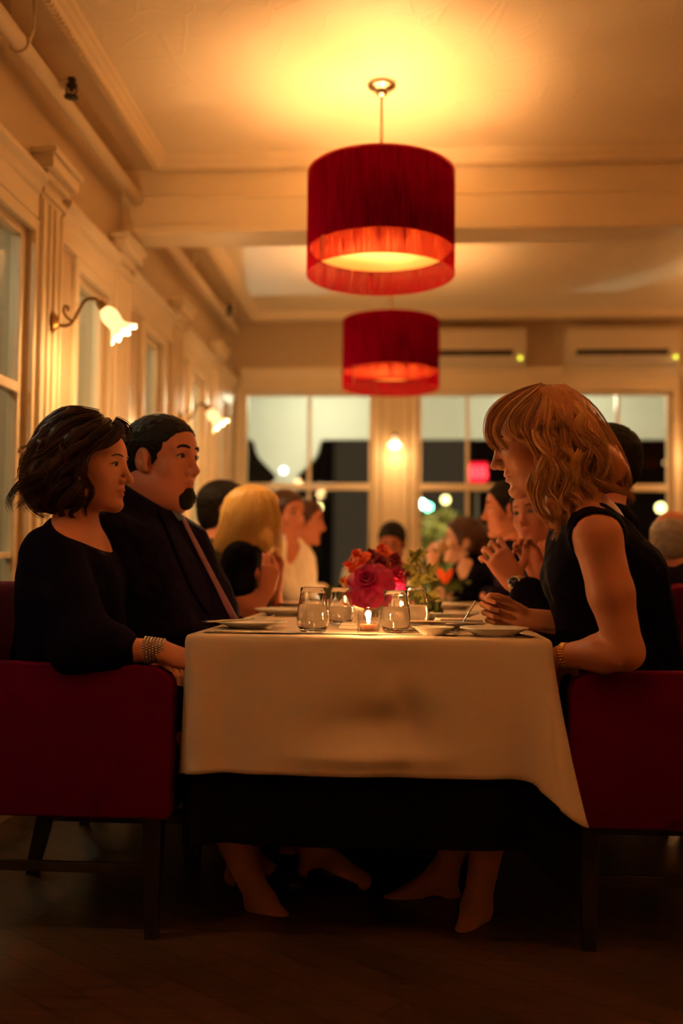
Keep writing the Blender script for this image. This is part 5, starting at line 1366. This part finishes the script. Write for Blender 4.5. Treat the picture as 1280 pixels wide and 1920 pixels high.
pB, dB = person('blonde woman in a sleeveless black dress looking down, holding a fork', hB, at(1105, 958, YB_), at(1165, 1290, 2.74), 180,
    {'L': (at(1172, 1222, 2.43), wBn, dict(f=(-.25, .75, -.6), p=(-.2, .6, -.9), curl=curlA, s=.93)),
     'R': (at(1140, 1190, 2.86), wBf, dict(f=(-.96, -.12, .28), p=(.25, -.95, -.25), curl=curlG, s=1.0, thumb=(.85, .40, .35)))},
    None, res=.0028, female=True, shw=.165, sh=(at(1100, 990, 2.78), at(1118, 1003, 2.43)), girth=.98, neck_r=.046, sleeve=0, clothm='black_dress', bust=.055, nose=1.15, skinm='skin',
    neckcut=(at(1150, 964, YB_), (at(1205, 978, YB_) - at(1085, 918, YB_)).cross(Vector((0, 1, 0)))), cres=.0045, hairfn=hair_blonde, browm='hair_brown', lowcloth=None, cloth_off=.009, armr=1.14, eyesopen=False,
    cloth_prims=[cap(at(1190, 1080, 2.62), at(1205, 1230, 2.74), .085, .10, .05), cap(at(1085, 1060, 2.65), at(1100, 1200, 2.65), .07, .075, .05)],
    legs={'knR': at(960, 1330, 2.86), 'knL': at(955, 1335, 2.68), 'anL': at(893, 1700, 2.70), 'anR': at(830, 1640, 2.88), 'fdL': (-.35, -.75, 0), 'fdR': (-.9, -.2, 0)})
# far forearm fork
fork(at(893, 1128, 2.74), (R(0), R(58), R(188)), 'fork held in the blonde woman\'s right hand above her plate', s=.9)
# her thin wrist watch
wb = empty('wristwatch', wBn); tag(wb, 'slim gold wristwatch on the blonde woman\'s left wrist', 'watch')
e_ = at(1172, 1222, 2.43); ax_ = (wBn - e_).normalized(); b1 = ax_.orthogonal().normalized(); b2 = ax_.cross(b1); parts = []
for i in range(26):
    a = 2 * PI * i / 26; c = wBn - ax_ * .012 + (b1 * math.cos(a) + b2 * math.sin(a)) * .0300
    for q in (-1, 0, 1): parts.append(sphere(c + ax_ * .005 * q, .0036, 8, 6))
mk('band', join(*parts), 'gold', wb)
rg_ = empty('ring', at(905, 1150, 2.74)); 

# ---------------------------------------------------------------- man with the goatee (left, second)
YC = 3.06
hC = Head(at(304, 866, YC), -22, 1, 1.16, 0)
def hair_man(h, root):
    V, F, T = hair_cap(h, .004, .0075, hairline=.050, seed=4, noise=.0011); mk('hair', (V, F), 'hair_dark', root, attrs={'tone': T * .6})
    s = h.s; A = h.A(); prs = head_prims(h, False, .020, .7); reg = ell(h.p(.088, 0, -.096), [.040 * s, .034 * s, .036 * s], A, 0)
    f = Field(*bounds([reg], .03), .0032)
    for p in prs: f.prim(p, off=.0045 * s)
    f.prim(ell(h.p(.0865, 0, -.072), [.010 * s, .016 * s, .012 * s], A, .006))
    f.noise(.0012, 300, 1.0); f.D[:] = np.where(f.D > .9, .9, f.D); full = Field(f.lo, [f.ax[i][-1] for i in range(3)], .0032); full.prim(reg); full.D = full.D[:f.D.shape[0], :f.D.shape[1], :f.D.shape[2]]
    f.D = np.maximum(f.D[:full.D.shape[0], :full.D.shape[1], :full.D.shape[2]], full.D)
    X = f.ax[0][:f.D.shape[0], None, None] - h.C.x; Y_ = f.ax[1][None, :f.D.shape[1], None] - h.C.y; Z = f.ax[2][None, None, :f.D.shape[2]] - h.C.z
    z_ = (X * h.U.x + Y_ * h.U.y + Z * h.U.z) / s; y_ = np.abs(X * h.L.x + Y_ * h.L.y + Z * h.L.z) / s
    f.D = np.maximum(f.D, (z_ + .072 + np.clip((y_ - .010) * .9, 0, 1) - .0) * s).astype(np.float32)
    V, F = f.mesh(); mk('goatee', (V, F), 'hair_dark', root, attrs={'tone': np.random.rand(len(V)) * .5})
handrest = dict(f=(.9, -.3, -.2), p=(0, 0, -1), curl=((20, 25, 20),) * 4, s=1.08)
pC, jC = person('heavyset man with a dark goatee in a navy suit and lilac tie', hC, at(262, 985, YC), at(240, 1290, YC), -12,
    {'R': (at(255, 1195, 2.84), at(380, 1225, 2.86), handrest), 'L': (at(330, 1190, 3.34), at(440, 1185, 3.2), handrest)},
    None, res=.0031, female=False, shw=.225, girth=1.28, belly=.055, jowl=.020, neck_r=.072, sleeve=1.9, clothm='navy_suit', skinm='skin_ruddy', armr=1.35, cres=.006, cloth_off=.014, nose=.7,
    neckcut=(at(345, 972, YC), (at(235, 905, YC) - at(345, 972, YC)).cross(Vector((0, 1, 0))) * -1), hairfn=hair_man, cname='suit_jacket', look=(1, .0, 0),
    cloth_prims=[cap(at(232, 925, 3.10), at(250, 1000, 3.06), .075, .12, .05), cap(at(250, 1000, 3.06), at(300, 1180, 3.02), .18, .205, .06), cap(at(345, 1010, 3.1), at(395, 1150, 3.05), .07, .09, .05), cap(at(262, 1040, 2.88), at(300, 1180, 2.86), .10, .10, .05)])
ribbon_on('tie', ipath([(340, 972, 3), (348, 990, 4), (366, 1025, 4.5), (392, 1075, 5), (418, 1125, 6), (436, 1160, 7)], 16), jC, 'lilac_tie', pC)
ribbon_on('shirt_collar', ipath([(322, 955, 4), (330, 966, 6), (338, 978, 5)], 6), jC, 'blue_shirt', pC)
ribbon_on('lapel', ipath([(300, 960, 6), (328, 1010, 12), (352, 1060, 16), (372, 1110, 14), (388, 1150, 4)], 14), jC, 'navy_suit', pC, .004)

# ---------------------------------------------------------------- guests farther down the table
def simple_hair(mat, **kw):
    def fn(h, root):
        V, F, T = hair_cap(h, .0065, **kw); mk('hair', (V, F), mat, root, attrs={'tone': T})
    return fn
def T_(x, y, Y): return at(x, y, Y)
relax = ((25, 30, 20), (28, 32, 22), (30, 34, 24), (34, 34, 24))
def hnd(f, p, s=.95, curl=relax, thumb=(.7, .5, .4)): return dict(f=f, p=p, curl=curl, s=s, thumb=thumb)

# pale blonde woman, turned away
YD = 3.92; hD = Head(T_(476, 968, YD), 22, 4, 1.0)
def hair_long(h, root):
    Y = YD; sc = Y / FPX
    def el(px, py, rx, ry, rl, dy=0, k=.03): return ell(at(px, py, Y + dy), (rx * sc, rl, ry * sc), EYE3, k)
    prs = [el(470, 960, 56, 49, .092), el(474, 942, 44, 30, .075), el(455, 990, 44, 50, .10), el(440, 1012, 36, 34, .095), el(495, 1000, 24, 48, .06, -.05)]
    f = Field(*bounds(prs, .02), .006)
    for p in prs: f.prim(p)
    f.noise(.002, 120, 1.0, (1, 1, .15)); f.prim(el(545, 985, 34, 60, .2), k=.008, op='s')
    V, F = f.mesh(); tn = .3 + .2 * np.random.rand(len(V)); sp = []
    for i in range(26):
        u = i / 25; x0 = 462 + 16 * u; xm = 424 + 98 * u; xe = 398 + 128 * u ** 1.2
        dy = -.03 - .085 * math.sin(PI * (.15 + .7 * u)); ye = 1034 + 18 * u
        if u > .85: ye = 1048
        sp.append(([at(x0, 914, Y - .01), at((x0 + xm) / 2 - 4 + 8 * u, 928, Y + dy * .6), at(xm, 965, Y + dy), at((xm + xe) / 2, 1000, Y + dy), at(xe, ye, Y + dy)], 34, .014, .008, .002))
    V3, F3, T3 = merge3((V, F, tn), strands(sp, .6, 31, .0014, 10)); mk('hair', (V3, F3), 'hair_pale_blonde', root, attrs={'tone': T3})
person('woman with long pale blonde hair in a black cap-sleeved dress, seen from behind', hD, T_(470, 1035, YD), T_(425, 1215, YD), 12,
    {'R': (T_(452, 1162, 3.70), T_(500, 1108, 3.70), hnd((.15, .1, 1), (-.3, .8, 0))), 'L': (T_(500, 1150, 4.1), T_(518, 1090, 3.95), hnd((0, -.1, 1), (-.3, -.8, 0)))},
    None, res=.006, shw=.17, sh=(T_(450, 1050, 3.74), T_(475, 1048, 4.08)), cap_sleeve=1, sleeve=.5, clothm='black_dress', cut_extra=[cap(T_(498, 985, YD), T_(505, 1030, YD), .05, .05)], hairfn=hair_long, armr=1.15, skinm='skin_ruddy')
# dark-haired guest, behind the pale blonde woman
YE = 4.45; hE = Head(T_(421, 958, YE), 15, 0, 1.03)
person('dark haired guest in brown knitwear behind the pale blonde woman', hE, T_(405, 1020, YE), T_(385, 1180, YE), 8,
    {'R': (T_(400, 1120, 4.25), T_(450, 1118, 4.3), None), 'L': (T_(430, 1120, 4.65), T_(480, 1112, 4.5), None)},
    None, res=.0075, female=False, sleeve=1.8, clothm='brown_knit', shw=.19, hairfn=simple_hair('hair_dark', thick=.014, extra=[((-.05, 0, -.03), (.066, .07, .07))], neckline=-.085, seed=6), cname='sweater')
# woman in white
YF_ = 4.98; hF = Head(T_(536, 966, YF_), -38, 3, .98)
person('brown haired woman in a white top beside the pale blonde woman', hF, T_(538, 1022, YF_), T_(520, 1160, YF_), -15,
    {'R': (T_(545, 1115, 4.82), T_(515, 1075, 4.75), hnd((-.3, 0, 1), (.3, .8, 0))), 'L': (T_(580, 1110, 5.15), T_(560, 1105, 5.0), None)},
    None, res=.0065, sleeve=1.5, clothm='white_cotton', cut_extra=[cap(T_(548, 1020, 4.9), T_(545, 1050, 4.82), .045, .03)], hairfn=simple_hair('hair_brown', thick=.012, seed=8, extra=[((-.05, 0, -.06), (.06, .06, .09))], neckline=-.12), cname='blouse', skinm='skin_ruddy')
# man in profile at the far left
YG_ = 5.5; hG = Head(T_(570, 980, YG_), -4, 4, 1.02)
person('man in profile with short brown hair, far end of the left side', hG, T_(556, 1040, YG_), T_(540, 1150, YG_), 0,
    {'R': (T_(560, 1112, 5.32), T_(600, 1110, 5.3), None), 'L': (T_(570, 1112, 5.7), T_(610, 1108, 5.6), None)},
    None, res=.0075, female=False, sleeve=1.8, clothm='white_cotton', hairfn=simple_hair('hair_brown', seed=9), cname='shirt', skinm='skin_ruddy')
# man at the head of the table
YH = 6.12; hH = Head(T_(735, 1019, YH), -100, 22, 1.0)
person('dark haired man in a pale shirt at the far head of the table', hH, T_(722, 1062, YH + .10), T_(705, 1170, YH + .22), -95,
    {'R': (T_(650, 1112, YH - .05), T_(700, 1105, YH - .22), hnd((.6, -.7, .1), (0, 0, -1))), 'L': (T_(775, 1108, YH - .05), T_(745, 1085, YH - .22), hnd((-.3, -.3, .9), (0, .9, 0)))},
    None, res=.007, female=False, sleeve=1.8, clothm='pale_shirt', shw=.20, hairfn=simple_hair('hair_dark', seed=10, thick=.010), cname='shirt', skinm='skin_ruddy')
# suited man with the wristwatch (head behind the blonde woman)
YI = 3.28; hI = Head(T_(1128, 876, YI), 178, 4, 1.06)
fistI = ((28, 40, 30), (26, 42, 30), (24, 44, 30), (30, 44, 30))
wI = T_(966, 1094, 3.16)
person('man in a black suit with clasped hands and a wristwatch, mostly hidden', hI, T_(1125, 965, YI), T_(1150, 1250, YI), 180,
    {'L': (T_(1065, 1180, 3.08), wI, dict(f=(-.55, .05, .84), p=(-.25, .9, .1), curl=((30, 62, 40), (34, 60, 40), (30, 62, 40), (26, 60, 40)), s=1.12, spread=9, thumb=(.35, .9, .3))),
     'R': (T_(1075, 1170, 3.42), T_(1012, 1078, 3.30), dict(f=(-.45, -.25, .86), p=(-.5, -.8, 0), curl=fistI, s=1.0, thumb=(.4, .8, .3)))},
    None, res=.0042, cres=.007, female=False, sleeve=1.74, clothm='black_dress', shw=.20, girth=1.1, armr=1.15, hairfn=simple_hair('hair_dark', seed=12, thick=.012, neckline=-.09), cname='suit_jacket', skinm='skin_ruddy', cloth_off=.011)
wt = empty('wristwatch', wI); tag(wt, 'steel wristwatch with a round black dial on the suited man\'s wrist', 'watch')
e_ = T_(1065, 1180, 3.08); ax_ = (wI - e_).normalized(); cW = wI - ax_ * .004
nW = (Vector((-.15, -.95, .05)) - ax_ * Vector((-.15, -.95, .05)).dot(ax_)).normalized(); tW = ax_.cross(nW)
MW = Matrix(((tW.x, ax_.x, nW.x, 0), (tW.y, ax_.y, nW.y, 0), (tW.z, ax_.z, nW.z, 0), (0, 0, 0, 1)))
MW.translation = cW + nW * .026
mk('case', xf(lathe([(0, 0), (.019, 0), (.0205, .003), (.0205, .008), (.017, .010), (.016, .009), (0, .009)], 36), MW), 'steel', wt)
mk('dial', xf(lathe([(0, .0092), (.0158, .0092), (.0156, .0098), (0, .0098)], 30), MW), 'watch_face', wt)
mk('hand', xf(join(box(-.0006, .0006, 0, .011, .0100, .0104), box(-.0006, .007, -.0006, .0006, .0100, .0104)), MW), 'steel', wt, smooth=False)
parts = []
for i in range(30):
    a = 2 * PI * i / 30
    if abs(math.cos(a) - 1) < .25: continue
    c = cW + (nW * math.cos(a) + tW * math.sin(a)) * .031; e1 = (nW * math.cos(a) + tW * math.sin(a)); e2 = (tW * math.cos(a) - nW * math.sin(a))
    Mk = Matrix(((e2.x, ax_.x, e1.x, c.x), (e2.y, ax_.y, e1.y, c.y), (e2.z, ax_.z, e1.z, c.z), (0, 0, 0, 1))); parts.append(xf(box(-.0028, .0028, -.009, .009, -.0015, .0015, .0006, 1), Mk))
parts.append(xf(lathe([(0, 0), (.004, 0), (.004, .006), (0, .006)], 12), MW @ Matrix.Translation((.0205, 0, .005)) @ Matrix.Rotation(R(90), 4, 'Y')))
mk('band', join(*parts), 'steel', wt)
# dark-haired woman looking toward the camera, chin near her hand
YJ = 3.82; hJ = Head(T_(1004, 966, YJ), -128, 3, .98, 6)
person('dark haired woman facing the camera, chin by her raised hand', hJ, T_(1035, 1045, YJ), T_(1085, 1210, YJ), 192,
    {'L': (T_(1030, 1140, 3.66), T_(1022, 1075, 3.62), hnd((-.1, .1, 1), (.2, .9, 0), .95, ((50, 60, 40),) * 4)), 'R': (T_(1000, 1140, 4.0), T_(960, 1135, 3.95), None)},
    None, res=.006, sleeve=1.8, clothm='black_dress', shw=.165, cut_extra=[cap(T_(1018, 1040, 3.75), T_(1015, 1060, 3.7), .045, .03)], hairfn=simple_hair('hair_dark', thick=.016, seed=14, extra=[((-.03, 0, -.05), (.07, .085, .09))], neckline=-.13), skinm='skin_ruddy')
# man in profile, right side
YK = 4.48; hK = Head(T_(955, 957, YK), 176, 2, 1.04)
person('man in profile in a grey suit behind the clasped hands, right side', hK, T_(975, 1030, YK), T_(1000, 1180, YK), 180,
    {'L': (T_(965, 1125, 4.28), T_(925, 1120, 4.3), None), 'R': (T_(960, 1122, 4.7), T_(910, 1118, 4.6), None)},
    None, res=.0065, female=False, sleeve=1.85, clothm='navy_suit', shw=.2, girth=1.05, hairfn=simple_hair('hair_dark', seed=15, thick=.009), cname='suit_jacket', skinm='skin_ruddy')
# woman drinking wine
YL = 5.2; hL = Head(T_(868, 1018, YL), 183, -6, .95)
person('woman with a brown updo in a dark dress drinking wine', hL, T_(884, 1068, YL), T_(900, 1165, YL), 190,
    {'L': (T_(843, 1135, 5.0), T_(812, 1062, 5.0), hnd((-.25, .05, 1), (.8, .5, 0), .9, ((45, 60, 30),) * 4)), 'R': (T_(880, 1125, 5.4), T_(845, 1128, 5.35), None)},
    None, res=.0065, sleeve=1.0, clothm='black_dress', shw=.16, cut_extra=[cap(T_(868, 1060, 5.1), T_(866, 1085, 5.05), .05, .03)],
    hairfn=simple_hair('hair_brown', thick=.022, seed=16, hairline=.045, extra=[((-.075, 0, .03), (.085, .075, .075)), ((-.10, 0, -.03), (.05, .06, .05))], neckline=-.085), skinm='skin_pale')
p = T_(798, 1036, 4.90); q = T_(842, 1018, 4.96)
dW = (q - p).normalized(); g = wineglass(0, 0, 0, .9, 'wine glass tipped to the lips of the woman with the updo', wine=True); g.rotation_mode = 'QUATERNION'; g.rotation_quaternion = dW.to_track_quat('Z', 'Y'); g.location = q - dW * .185 * .9
# balding man at the next table
YM = 4.0; hM = Head(T_(1262, 1022, YM), 70, 8, 1.08)
person('balding man in a dark jacket at the neighbouring table, right edge', hM, T_(1282, 1085, YM - .05), T_(1300, 1240, YM - .1), 80,
    {'L': (T_(1240, 1180, 4.15), T_(1225, 1175, 4.35), None), 'R': (T_(1400, 1180, 4.15), T_(1390, 1170, 4.35), None)},
    None, res=.0075, female=False, sleeve=1.8, clothm='navy_suit', shw=.21, girth=1.1, hairfn=simple_hair('hair_grey', seed=17, thick=.004, sub=[ell(hM.p(.0, 0, .085), (.11, .085, .075), hM.A(), .01)]), cname='suit_jacket', skinm='skin_ruddy', jowl=.01)
chair_copy((hM.C.x + .16, YM - .12, 0), R(80), 'red armchair of the balding man at the neighbouring table')

# ---- tidy: drop the unused ring helper
bpy.data.objects.remove(rg_)
